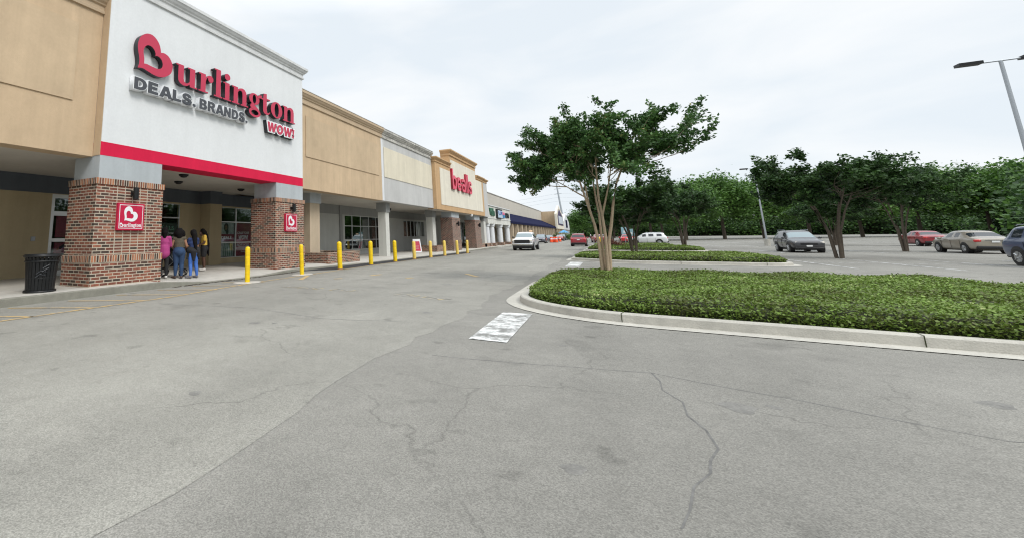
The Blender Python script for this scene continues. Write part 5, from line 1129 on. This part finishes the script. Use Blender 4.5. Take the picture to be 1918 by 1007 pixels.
t = thing('hydrant', 'yellow hydrant at the edge of the third hedge island, seen between the trunks', 'hydrant', (-.72, 90, G0)); mb = MB(); mb.lathe([(.28, G0), (.22, G0 + .1), (.2, G0 + .75), (.26, G0 + .8), (.2, G0 + .95), (.06, G0 + 1.1)], -.72, 90, 14); mb.tube([(-1.05, 90, G0 + .6), (-.4, 90, G0 + .6)], .1, 8); mb.build('barrel', M['yellow'], t, smooth=True)
person('distant person in a white top and dark trousers crossing the lane', (-3.1, 150, G0), R(80), 1.7, 'skin3', dict(kl=(-.1, .15, .47), al=(-.1, .2, .09), tl=(-.1, .33, .04), ar=(.1, -.25, .12), tr=(.1, -.12, .04)), (M['signwhite'],), 'short', black, 'long', M['black'], [((0, -.02, .06), .11, (0, -.03, .02), .105)], M['hairblack'], low=True)
t = thing('canopy_tent', 'blue canopy tent beside potted plants near the gabled store', 'tent', (-9.5, 150, G0)); mb = MB(); mb.add([(-11, 148, 1.9), (-8.4, 148, 1.9), (-8.4, 152, 1.9), (-11, 152, 1.9), (-9.7, 150, 2.7)], [(0, 1, 4), (1, 2, 4), (2, 3, 4), (3, 0, 4)]); mb.build('roof', mat('tent_blue', (.08, .30, .55), .7), t)
for a, b in ((-11, 148), (-8.4, 148), (-8.4, 152), (-11, 152)): mb = MB(); mb.tube([(a, b, G0), (a, b, 1.95)], .04, 6); mb.build('leg', M['steel'], t)
for i in range(3):      # lamp posts over the car park
    x, y = ((16, 12.7 + 19.8), (16, 72.1), (42, 52.3))[i]
    t = thing('lamp_post', ['tall car park lamp post in the second parking row', 'tall car park lamp post in the fourth parking row', 'tall car park lamp post far off to the right in the third row'][i], 'lamp post', (x, y, gz(y)), group='car park lamp posts')
    g = gz(y); mb = MB(); mb.tube([(x, y, g + .7), (x, y, g + 9)], [.09, .06], 10); mb.build('pole', M['steel'], t, smooth=True); mb = MB(); mb.tube([(x, y, g), (x, y, g + .75)], .28, 16); mb.build('base', M['kerb2'], t)
    for s in (-1, 1): part('lamp_head', M['blackmetal'], t, (x + s * .9 - .35, x + s * .9 + .35, y - .2, y + .2, g + 8.95, g + 9.08)); 
    mb = MB(); mb.tube([(x - .8, y, g + 9), (x + .8, y, g + 9)], .04, 6); mb.build('arm', M['steel'], t)
# ------------------------------------------------------------------ vegetation
rng = np.random.default_rng(7)
def leaf_mesh(name, P, size, m, parent=None, updir=.35, off=None, elong=1.7):
    """many folded leaf-shaped quads at points P (n, 3)"""
    n = len(P); d = rng.normal(size=(n, 3)); d[:, 2] = d[:, 2] * .6; d /= np.linalg.norm(d, axis=1, keepdims=True)
    nr = rng.normal(size=(n, 3)); nr[:, 2] = np.abs(nr[:, 2]) + updir * 2; s = np.cross(d, nr); s /= np.linalg.norm(s, axis=1, keepdims=True) + 1e-9
    sz = size * rng.uniform(.6, 1.25, (n, 1)); a = d * sz * elong / 2; b = s * sz * .5
    V = np.stack([P - a, P + b, P + a, P - b], 1).reshape(-1, 3)
    if off is not None: V = V - np.array(off)
    me = bpy.data.meshes.new(name); me.vertices.add(4 * n); me.vertices.foreach_set('co', V.astype(np.float32).ravel())
    me.loops.add(4 * n); me.loops.foreach_set('vertex_index', np.arange(4 * n, dtype=np.int32)); me.polygons.add(n)
    me.polygons.foreach_set('loop_start', np.arange(0, 4 * n, 4, dtype=np.int32)); me.materials.append(m); me.update(calc_edges=True)
    o = bpy.data.objects.new(name, me); C.objects.link(o)
    if parent is not None: o.parent = parent
    return o

def tree(label, loc, stems, crown_c, crown_r, n_clump, per, leaf, lm, bark, seed, group=None, name='tree', spray=0, cl=(.30, .30, .15), extra=None, flat=.0, twig=.012):
    """stems: polylines [(x, y, z)...] with radii, own axes; clumps of leaves on branches that end inside the crown"""
    rs = np.random.default_rng(seed); t = thing(name, label, 'tree', loc, 0, group)
    mb = MB(); tips = []
    for pts, r0, r1 in stems:
        n = len(pts); mb.tube(pts, [r0 + (r1 - r0) * i / (n - 1) for i in range(n)], 9); tips += [(Vector(p), r0 + (r1 - r0) * i / (n - 1)) for i, p in enumerate(pts) if i >= n * .5]
    tr = mb.build('trunk', bark, t, smooth=True, keep_origin=True)
    cen = []
    while len(cen) < n_clump:
        p = rs.normal(size=3); p /= np.linalg.norm(p); rad = rs.uniform(.25, 1) ** .45; p = p * rad
        if p[2] < -.55: continue
        q = np.array(crown_c) + p * np.array(crown_r) * (1 + .10 * math.sin(5 * math.atan2(p[1], p[0]) + seed)); cen.append(q)
    for e in (extra or []): cen.append(np.array(e))
    mb = MB(); P = []
    for q in cen:
        qv = Vector(q); tp, tr_ = min(tips, key=lambda a: (a[0] - qv).length + max(0, a[0].z - qv.z) * 2); mid = tp.lerp(qv, .5) + Vector((rs.normal(0, .08), rs.normal(0, .08), .10 * (qv - tp).length * .5))
        r_ = min(tr_ * .6, twig * (1 + (qv - tp).length)); mb.tube([tp, tp.lerp(mid, .5) + Vector((0, 0, .04)), mid, mid.lerp(qv, .6), qv], [r_, r_ * .8, r_ * .6, r_ * .4, r_ * .2], 5, cap=False)
        out = (q - np.array(crown_c)); out = out / (np.linalg.norm(out) + 1e-6)
        k = int(per * rs.uniform(.6, 1.3))
        base = rs.normal(size=(k, 3)) * np.array(cl); base += np.outer(rs.uniform(-.6, 1.0, k) ** 1, out) * cl[0] * 1.6
        P.append(q + base)
        for sgn in range(spray):            # thin shoots sticking out of the outline
            dv = out * rs.uniform(.5, 1) + rs.normal(size=3) * .45; dv[2] += .25; dv /= np.linalg.norm(dv); ln = rs.uniform(.35, .8) * cl[0] * 2.2
            m_ = int(per * .09); tt = rs.uniform(0, 1, m_); P.append(q + np.outer(tt, dv) * ln + rs.normal(size=(m_, 3)) * .035 * cl[0] / .3)
            mb.tube([qv, Vector(q + dv * ln)], [.005, .002], 4, cap=False)
    mb.build('branches', bark, t, smooth=True, keep_origin=True)
    P = np.concatenate(P); leaf_mesh('crown', P, leaf, lm, t); return t

stems = [([(-.14, 0, .1), (-.14, 0, .45), (-.15, .0, 1.11), (-.21, -.03, 1.66), (-.31, -.05, 2.13), (-.40, -.06, 2.54), (-.52, -.08, 3.1), (-.7, -.1, 3.7)], 0.055, 0.021),
         ([(-.16, .02, 1.25), (-.23, .10, 1.78), (-.29, .15, 2.05), (-.33, .22, 2.49), (-.36, .3, 3.0), (-.35, .45, 3.7)], 0.038, 0.019),
         ([(-.06, .06, .1), (-.055, .06, .45), (-.06, .12, 1.19), (-.05, .2, 1.96), (-.09, .3, 2.44), (-.11, .45, 2.92), (-.1, .7, 3.8)], 0.045, 0.019),
         ([(.02, -.06, .1), (.02, -.06, .45), (.05, -.08, 1.34), (.03, -.12, 1.96), (-.01, -.18, 2.4), (.0, -.22, 2.91), (.05, -.3, 3.9)], 0.054, 0.021),
         ([(.03, -.12, 1.90), (.17, -.2, 2.35), (.28, -.3, 2.70), (.45, -.5, 3.4)], 0.031, 0.015),
         ([(.10, .03, .1), (.085, .03, .45), (.13, .03, 1.19), (.25, .05, 1.65), (.31, .06, 1.95), (.38, .08, 2.3), (.52, .1, 2.84), (.78, .1, 3.4), (1.1, .1, 4.1)], 0.059, 0.021),
         ([(-.40, -.06, 2.49), (-.63, -.1, 2.64), (-.88, -.15, 2.82), (-1.3, -.2, 3.1)], 0.023, 0.011)]
ex = [(-2.35, -.1, 3.78), (-2.05, .1, 3.4), (-1.95, 0, 3.12), (-1.7, -.2, 2.98), (-1.3, 0, 2.92), (-2.05, .2, 4.1), (-1.75, 0, 4.32), (-1.5, .1, 4.45), (-1.05, 0, 5.0), (-1.15, 0, 4.75), (-.9, .1, 4.7), (-.2, 0, 4.95), (-.5, 0, 4.6), (1.0, 0, 4.85), (1.2, .1, 5.1), (.85, 0, 4.6), (.5, .2, 4.5), (-.75, -.2, 2.98), (-.45, .3, 2.85)]
def branching_tree(label, loc, stems, lm, bark, seed, leaf, per, group, L0=1.25, nprim=5, name='crape_myrtle', low=(), scale=1.0):
    """stems, then three orders of ascending branches; leaves sit along the outer twigs, so sky shows between the layers"""
    rs = random.Random(seed); t = thing(name, label, 'tree', loc, 0, group); mb = MB(); tips = []
    for pts, r0, r1 in stems:
        n = len(pts); mb.tube(pts, [r0 + (r1 - r0) * i / (n - 1) for i in range(n)], 9); tips.append((Vector(pts[-1]), Vector(pts[-2]), r1))
    mb.build('trunk', bark, t, smooth=True, keep_origin=True)
    mb = MB(); P = []
    def grow(p, d, ln, r, order):
        pts = [p]; n = 5
        for k in range(n):
            d = (d + Vector((rs.gauss(0, .13), rs.gauss(0, .13), rs.gauss(.02, .07)))).normalized()
            if order == 1 and d.z > .75: d.z = .7; d.normalize()
            p = p + d * ln / n; pts.append(p)
        mb.tube(pts, [r * (1 - .65 * k / n) for k in range(n + 1)], 6 if order < 3 else 4, cap=False)
        if order < 3:
            m_ = rs.choice((4, 5)) if order == 1 else rs.choice((3, 4, 5))
            for q in range(m_):
                f = rs.uniform(.30, 1.0) if q else 1.0; a = pts[min(n, int(f * n))]; side = Vector((rs.gauss(0, 1), rs.gauss(0, 1), rs.gauss(.05, .45))).normalized()
                grow(a, (d * 1.0 + side * .85).normalized(), ln * rs.uniform(.42, .68), r * .42, order + 1)
        if order >= 2:
            k_ = int(per * (1.0 if order == 3 else .55) * rs.uniform(.5, 1.4))
            for _ in range(k_):
                f = rs.uniform(.25 if order == 3 else .5, 1.08) * n; i_ = min(n - 1, int(f)); c = pts[i_].lerp(pts[i_ + 1], min(1.15, f - i_)); P.append((c.x + rs.gauss(0, .062 * scale), c.y + rs.gauss(0, .062 * scale), c.z + rs.gauss(.0, .045 * scale)))
    for tip, prev, r1 in tips:
        base_d = (tip - prev).normalized()
        for q in range(nprim):
            a = rs.uniform(0, 6.283); out = Vector((tip.x * .55, tip.y * .55, 0)) + Vector((math.cos(a), math.sin(a), 0)) * 1.0
            d = (out.normalized() * rs.uniform(.75, 1.3) + Vector((0, 0, rs.uniform(.15, .8)))).normalized()
            grow(prev.lerp(tip, rs.uniform(.1, 1)), d, L0 * rs.uniform(.8, 1.2), r1 * .8, 1)
    for p, d, ln in low: grow(Vector(p), Vector(d).normalized(), ln, .018, 1)
    mb.build('branches', bark, t, smooth=True, keep_origin=True); leaf_mesh('crown', np.array(P), leaf, lm, t); return t
low = [((-.88, -.15, 2.82), (-1, -.1, .08), 1.0), ((-.8, 0, 3.0), (-1, .3, .30), 1.15), ((-.7, -.1, 3.5), (-1, -.1, .30), 1.15), ((-.6, .1, 3.6), (-.75, 0, .75), 1.15), ((-.75, -.2, 3.1), (-1, -.5, .1), 1.1), ((-.5, .0, 3.3), (-.9, .2, .5), 1.0), ((-.1, .4, 3.4), (-.1, .3, .8), 1.2), ((.1, -.2, 3.5), (-.2, -.3, .9), 1.1), ((-.35, .45, 3.6), (-.5, .3, .8), 1.1), ((.78, .1, 3.3), (1, .1, .15), 1.5), ((1.1, .1, 3.9), (.9, 0, .5), 1.0), ((1.05, .1, 4.0), (.35, 0, 1), .75), ((.5, .0, 3.2), (1, -.4, .2), 1.6), ((.05, -.3, 3.8), (.3, 0, .8), 1.0), ((1.1, .1, 3.7), (1, .2, .1), 1.6), ((-.5, .3, 3.0), (-.8, .8, .1), 1.3), ((.3, -.4, 3.0), (.5, -1, .12), 1.3)]
myr = branching_tree('crape myrtle with several pale bare trunks and dark crown on the near hedge island', (0, 16.4, -.02), stems, M['leaf'], M['bark'], 12, .062, 70, 'crape myrtles on the parking islands', 1.0, 4, low=low)
myr.scale = (.95, .98, 1.04)

def myrtle_stems(k, seed):
    rs = random.Random(seed); o = []
    for i in range(5):
        a = i * 1.256 + rs.random(); o.append(([(.1 * k * math.cos(a), .1 * k * math.sin(a), 0), (.2 * k * math.cos(a), .2 * k * math.sin(a), 1.2 * k), (.5 * k * math.cos(a), .5 * k * math.sin(a), 2.2 * k), (.9 * k * math.cos(a), .9 * k * math.sin(a), 3.1 * k)], .06 * k, .022 * k))
    return o
base = branching_tree('broad dark crape myrtle on the second hedge island, directly behind the pale trunks', (1.6, 36.0, gz(36)), myrtle_stems(1.05, 1), M['leafdark'], M['barkd'], 21, .10, 60, 'crape myrtles on the parking islands', 1.45, 5, scale=1.5)
spots = [(2.4, 54, 1.12, 1.0, 'dark crape myrtle on the third hedge island'), (1.0, 77, 1.0, 2.2, 'dark low-branched crape myrtle beside the bright red car'), (7.0, 60, 1.1, 4.0, 'crape myrtle beyond the third island, right of the red car'), (4.0, 96, 1.3, .4, 'crape myrtle beyond the two blue signs'),
         (11.5, 38.5, 1.1, 3.0, 'crape myrtle between parked cars in the second row'), (24, 33, 1.15, 5.0, 'crape myrtle far right in the second row'), (19, 52, 1.1, 1.5, 'crape myrtle among the cars of the third row'), (33, 55, 1.2, 2.6, 'crape myrtle far right in the third row'), (3, 116, 1.3, 3.3, 'distant crape myrtle on the fifth island'), (22, 74, 1.2, .9, 'crape myrtle in the fourth row'), (-1.5 + 3, 136, 1.3, 1.9, 'distant crape myrtle on the sixth island')]
for x, y, k, rz, lb in spots:
    d = dup(base); d.location = (x, y, gz(y)); d.scale = (k * (1 + .12 * math.sin(rz * 7)), k, k * (1 + .15 * math.sin(rz * 5))); d.rotation_euler = (0, 0, rz); d['label'] = lb
# big trees behind the car park
def trunk1(h, r): return [([(0, 0, 0), (.1, 0, h * .3), (.0, .15, h * .6), (.1, .1, h * .85)], r, r * .35), ([(.05, 0, h * .35), (h * .12, 0, h * .55), (h * .2, 0, h * .7)], r * .5, r * .2), ([(.0, .05, h * .4), (-h * .12, 0, h * .6), (-h * .2, .1, h * .75)], r * .5, r * .2)]
big = tree('bright green leafy tree towering beyond the signs on the right', (8.5, 118, G0), trunk1(11, .3), (0, 0, 7.0), (5.2, 5.2, 4.2), 110, 150, .30, M['leafbright'], M['barkd'], 31, 'tall trees behind the car park', 'tall_tree', 1, (.9, .9, .6))
far = [(15.5, 128, 1.05, 1, 'tall bright tree, second from the blue signs'), (3.5, 205, 1.15, 2, 'tree far down the lane, right of the white gabled store'), (-7.5, 238, 1.0, 3, 'tree beside the far end of the stores'), (-1.5, 250, 1.15, 4, 'tree closing the far end of the lane'), (9, 225, 1.25, 5, 'tall tree far behind the signs'), (24, 140, 1.25, 1.7, 'tall tree right of the lot, third in line'), (33, 150, 1.2, 2.9, 'tall tree right of the lot, fourth in line'), (43, 158, 1.35, .2, 'tall tree right of the lot, fifth in line'), (54, 165, 1.3, 4.1, 'tall tree right of the lot, sixth in line'), (17, 190, 1.4, 3.6, 'tall tree behind the second line'), (66, 172, 1.4, 5.4, 'tall tree right of the lot, seventh in line'), (78, 175, 1.4, .8, 'tall tree at the right end of the lot'), (90, 180, 1.5, 2.2, 'last tall tree at the far right')]
for x, y, k, rz, lb in far:
    d = dup(big); d.location = (x, y, G0); d.scale = (k, k, k); d.rotation_euler = (0, 0, rz); d['label'] = lb
# woods round the car park (one mass, also what the shop glass mirrors)
P = []
for k in range(1150):
    f = k / 900
    if f > 1: x, y = 80 + 45 * (f - 1) / .277 + rng.normal(0, 3), 150 + 140 * (f - 1) / .277
    elif f < .45: x, y = 62 + rng.normal(0, 3), -60 + 215 * f / .45 * 1.0
    else: x, y = -30 + 150 * (f - .45) / .55, 285 + rng.normal(0, 6)
    if f < .45: x += max(0, (y - 120) * .6)
    hv = 1 + .28 * math.sin(k * .071) + .16 * math.sin(k * .23); c = np.array([x, y, rng.uniform(1.5, 9.5) * hv]); P.append(c + rng.normal(size=(120, 3)) * np.array([2.2, 2.2, 1.5]))
Pb = np.concatenate(P[::4]); o = leaf_mesh('woods', Pb, .62, M['leafbright'], None, elong=1.3); tag(o, 'paler crowns standing among the dark wood', 'woods', kind='stuff')
P = np.concatenate([p for i, p in enumerate(P) if i % 4]); P[:, 2] = np.maximum(P[:, 2], 0)
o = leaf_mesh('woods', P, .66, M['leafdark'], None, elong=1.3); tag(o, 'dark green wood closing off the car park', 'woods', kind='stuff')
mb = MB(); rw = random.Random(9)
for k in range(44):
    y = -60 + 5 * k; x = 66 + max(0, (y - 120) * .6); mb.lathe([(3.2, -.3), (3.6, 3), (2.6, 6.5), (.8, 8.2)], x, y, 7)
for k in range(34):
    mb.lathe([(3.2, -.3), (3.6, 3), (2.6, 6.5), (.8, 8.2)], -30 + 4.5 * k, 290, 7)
o = mb.build('undergrowth', M['coverbase'], None, smooth=True); tag(o, 'dark green depth of the wood', 'woods', kind='stuff')
# potted plants by the gabled store
sh = tree('green potted shrub, first of the plants by the blue tent', (-10.4, 140, G0), [([(0, 0, 0), (0, 0, .8)], .06, .03)], (0, 0, 1.0), (.9, .9, .8), 14, 90, .16, M['leafbright'], M['barkd'], 41, 'potted plants on display', 'shrub', 0, (.3, .3, .3))
for x, y, lb in ((-8.9, 144, 'green potted shrub in the middle of the display'), (-7.4, 147, 'green potted shrub right of the blue tent')):
    d = dup(sh); d.location = (x, y, G0); d['label'] = lb
sh2 = tree('reddish brown low shrub behind the pale trunks', (.9, 62, G0), [([(0, 0, 0), (0, 0, .4)], .04, .02)], (0, 0, .45), (1.1, .8, .4), 16, 90, .1, leafmat('red_leaves', (.09, .03, .02), (.22, .09, .05)), M['barkd'], 43, None, 'shrub', 0, (.25, .25, .15))

# hedge islands ---------------------------------------------------------------
def round_poly(pts, rad, n=9):
    out = []
    for i, p in enumerate(pts):
        a, b, c = Vector(pts[i - 1]), Vector(p), Vector(pts[(i + 1) % len(pts)]); r = rad[i]
        u1, u2 = (a - b).normalized(), (c - b).normalized(); ang = u1.angle(u2); tl = r / math.tan(ang / 2)
        p1, p2 = b + u1 * tl, b + u2 * tl
        cc = b + (u1 + u2).normalized() * r / math.sin(ang / 2)
        a1 = math.atan2(p1.y - cc.y, p1.x - cc.x); a2 = math.atan2(p2.y - cc.y, p2.x - cc.x); da = (a2 - a1 + math.pi) % (2 * math.pi) - math.pi
        out += [(cc.x + r * math.cos(a1 + da * k / n), cc.y + r * math.sin(a1 + da * k / n)) for k in range(n + 1)]
    return out
def offset_poly(P, d):       # counter-clockwise polygon, positive = outwards
    o = []; n = len(P)
    for i in range(n):
        a, b = Vector(P[i - 1]), Vector(P[(i + 1) % n]); t_ = (b - a).normalized(); o.append((P[i][0] + t_.y * d, P[i][1] - t_.x * d))
    return o
def ring(mb, A, za, B, zb):
    n = len(A); mb.add([(x, y, gz(y) + za) for x, y in A] + [(x, y, gz(y) + zb) for x, y in B], [(i, (i + 1) % n, (i + 1) % n + n, i + n) for i in range(n)])
def resample(P, step):
    o = []
    for i, p in enumerate(P):
        a, b = Vector(p), Vector(P[(i + 1) % len(P)]); n = max(1, int((b - a).length / step)); o += [tuple(a.lerp(b, k / n)) for k in range(n)]
    return o
def island(pts, rad, dens, hh, leaf, label, gutter=True):
    P0 = resample(round_poly(pts, rad), .5)      # outer top edge of the kerb
    kb = MB(); ring(kb, offset_poly(P0, .03), -.02, offset_poly(P0, .012), .13); ring(kb, offset_poly(P0, .012), .13, offset_poly(P0, -.012), .15)
    I = offset_poly(P0, -.15); ring(kb, offset_poly(P0, -.012), .15, I, .15); ring(kb, I, .15, I, .02)
    per_ = 0; last = P0[0]
    for i, p in enumerate(P0):
        per_ += (Vector(p) - Vector(last)).length; last = p
        if per_ > 2.9:
            per_ = 0; q0 = offset_poly(P0, .034)[i]; q1 = offset_poly(P0, -.15)[i]; t_ = (Vector(P0[(i + 1) % len(P0)]) - Vector(p)).normalized() * .006
            a_, b_ = Vector(q0), Vector(q1); z_ = gz(p[1])
            kb.add([(*(a_ - t_), z_ + .0), (*(a_ + t_), z_), (*(a_ + t_), z_ + .153), (*(a_ - t_), z_ + .153), (*(b_ + t_), z_ + .153), (*(b_ - t_), z_ + .153)], [(0, 1, 2, 3), (3, 2, 4, 5)], 1)
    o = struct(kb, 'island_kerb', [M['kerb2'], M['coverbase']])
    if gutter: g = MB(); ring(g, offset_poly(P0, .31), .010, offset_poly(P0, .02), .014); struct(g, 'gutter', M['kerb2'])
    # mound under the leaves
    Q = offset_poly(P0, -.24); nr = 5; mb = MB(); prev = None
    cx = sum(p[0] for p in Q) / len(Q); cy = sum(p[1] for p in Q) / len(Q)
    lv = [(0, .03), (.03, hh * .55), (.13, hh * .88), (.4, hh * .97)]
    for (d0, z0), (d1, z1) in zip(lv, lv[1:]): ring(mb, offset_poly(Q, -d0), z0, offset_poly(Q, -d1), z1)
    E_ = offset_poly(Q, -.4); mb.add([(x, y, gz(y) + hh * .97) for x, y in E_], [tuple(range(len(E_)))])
    base_ = mb.build('hedge_base', M['coverbase']); tag(base_, 'dark green mound under the ' + label, 'ground cover', kind='stuff')
    # leaves by rejection sampling
    A = np.array(Q); B = np.roll(A, -1, 0); mn, mx_ = A.min(0), A.max(0); n = int((mx_[0] - mn[0]) * (mx_[1] - mn[1]) * dens)
    S = rng.uniform(mn, mx_, (n, 2)); ins = np.zeros(n, bool); dist = np.full(n, 1e9)
    for a, b in zip(A, B):
        c1 = (a[1] > S[:, 1]) != (b[1] > S[:, 1]); xx = (b[0] - a[0]) * (S[:, 1] - a[1]) / (b[1] - a[1] + 1e-12) + a[0]; ins ^= c1 & (S[:, 0] < xx)
        ab = b - a; tt = np.clip(((S - a) @ ab) / (ab @ ab + 1e-12), 0, 1); dist = np.minimum(dist, np.linalg.norm(S - (a + tt[:, None] * ab), axis=1))
    S, dist = S[ins], dist[ins]
    hz = hh * (1 - .52 * np.exp(-dist / .07)) + .035 * np.sin(S[:, 0] * 3.1 + 1.3 * np.sin(S[:, 1] * 2)) * np.sin(S[:, 1] * 2.7) + rng.normal(0, .022, len(S))
    gy = np.array([gz(y) for y in S[:, 1]]); P = np.column_stack([S, gy + hz])
    per = np.linalg.norm(B - A, axis=1); m_ = int(per.sum() * dens * .42); idx = rng.choice(len(A), m_, p=per / per.sum()); f = rng.uniform(0, 1, (m_, 1)); E2 = A[idx] * (1 - f) + B[idx] * f
    ze = rng.uniform(.04, hh * .85, m_); E2 = E2 + rng.normal(0, .028, (m_, 2)); P2 = np.column_stack([E2, np.array([gz(y) for y in E2[:, 1]]) + ze])
    o = leaf_mesh('ground_cover', np.concatenate([P, P2]), leaf, M['cover'], None, .5, elong=1.35); tag(o, label, 'ground cover', kind='stuff')
island([(-1.72, 9.2), (7.2, 8.6), (7.2, 17.6), (-1.72, 17.6)], [2.4, 1.2, 1.6, 1.9], 2200, .36, .034, 'clipped green ground cover filling the near parking island')
island([(-1.8, 31.4), (.8, 28.6), (7.2, 28.0), (7.2, 37.0), (-1.6, 37.0)], [.9, 1.6, 1.2, 1.4, 1.4], 560, .38, .06, 'clipped green ground cover filling the second parking island')
island([(-1.6, 50.9), (.6, 48.4), (7.2, 47.6), (7.2, 57.0), (-1.5, 57.0)], [.9, 1.6, 1.2, 1.4, 1.4], 220, .38, .09, 'green ground cover on the third parking island, by the red SUV')
island([(-1.4, 70), (.8, 67.5), (7.2, 67.0), (7.2, 76.5), (-1.4, 76.5)], [.9, 1.6, 1.2, 1.4, 1.4], 70, .25, .14, 'thin green ground cover on the fourth parking island')
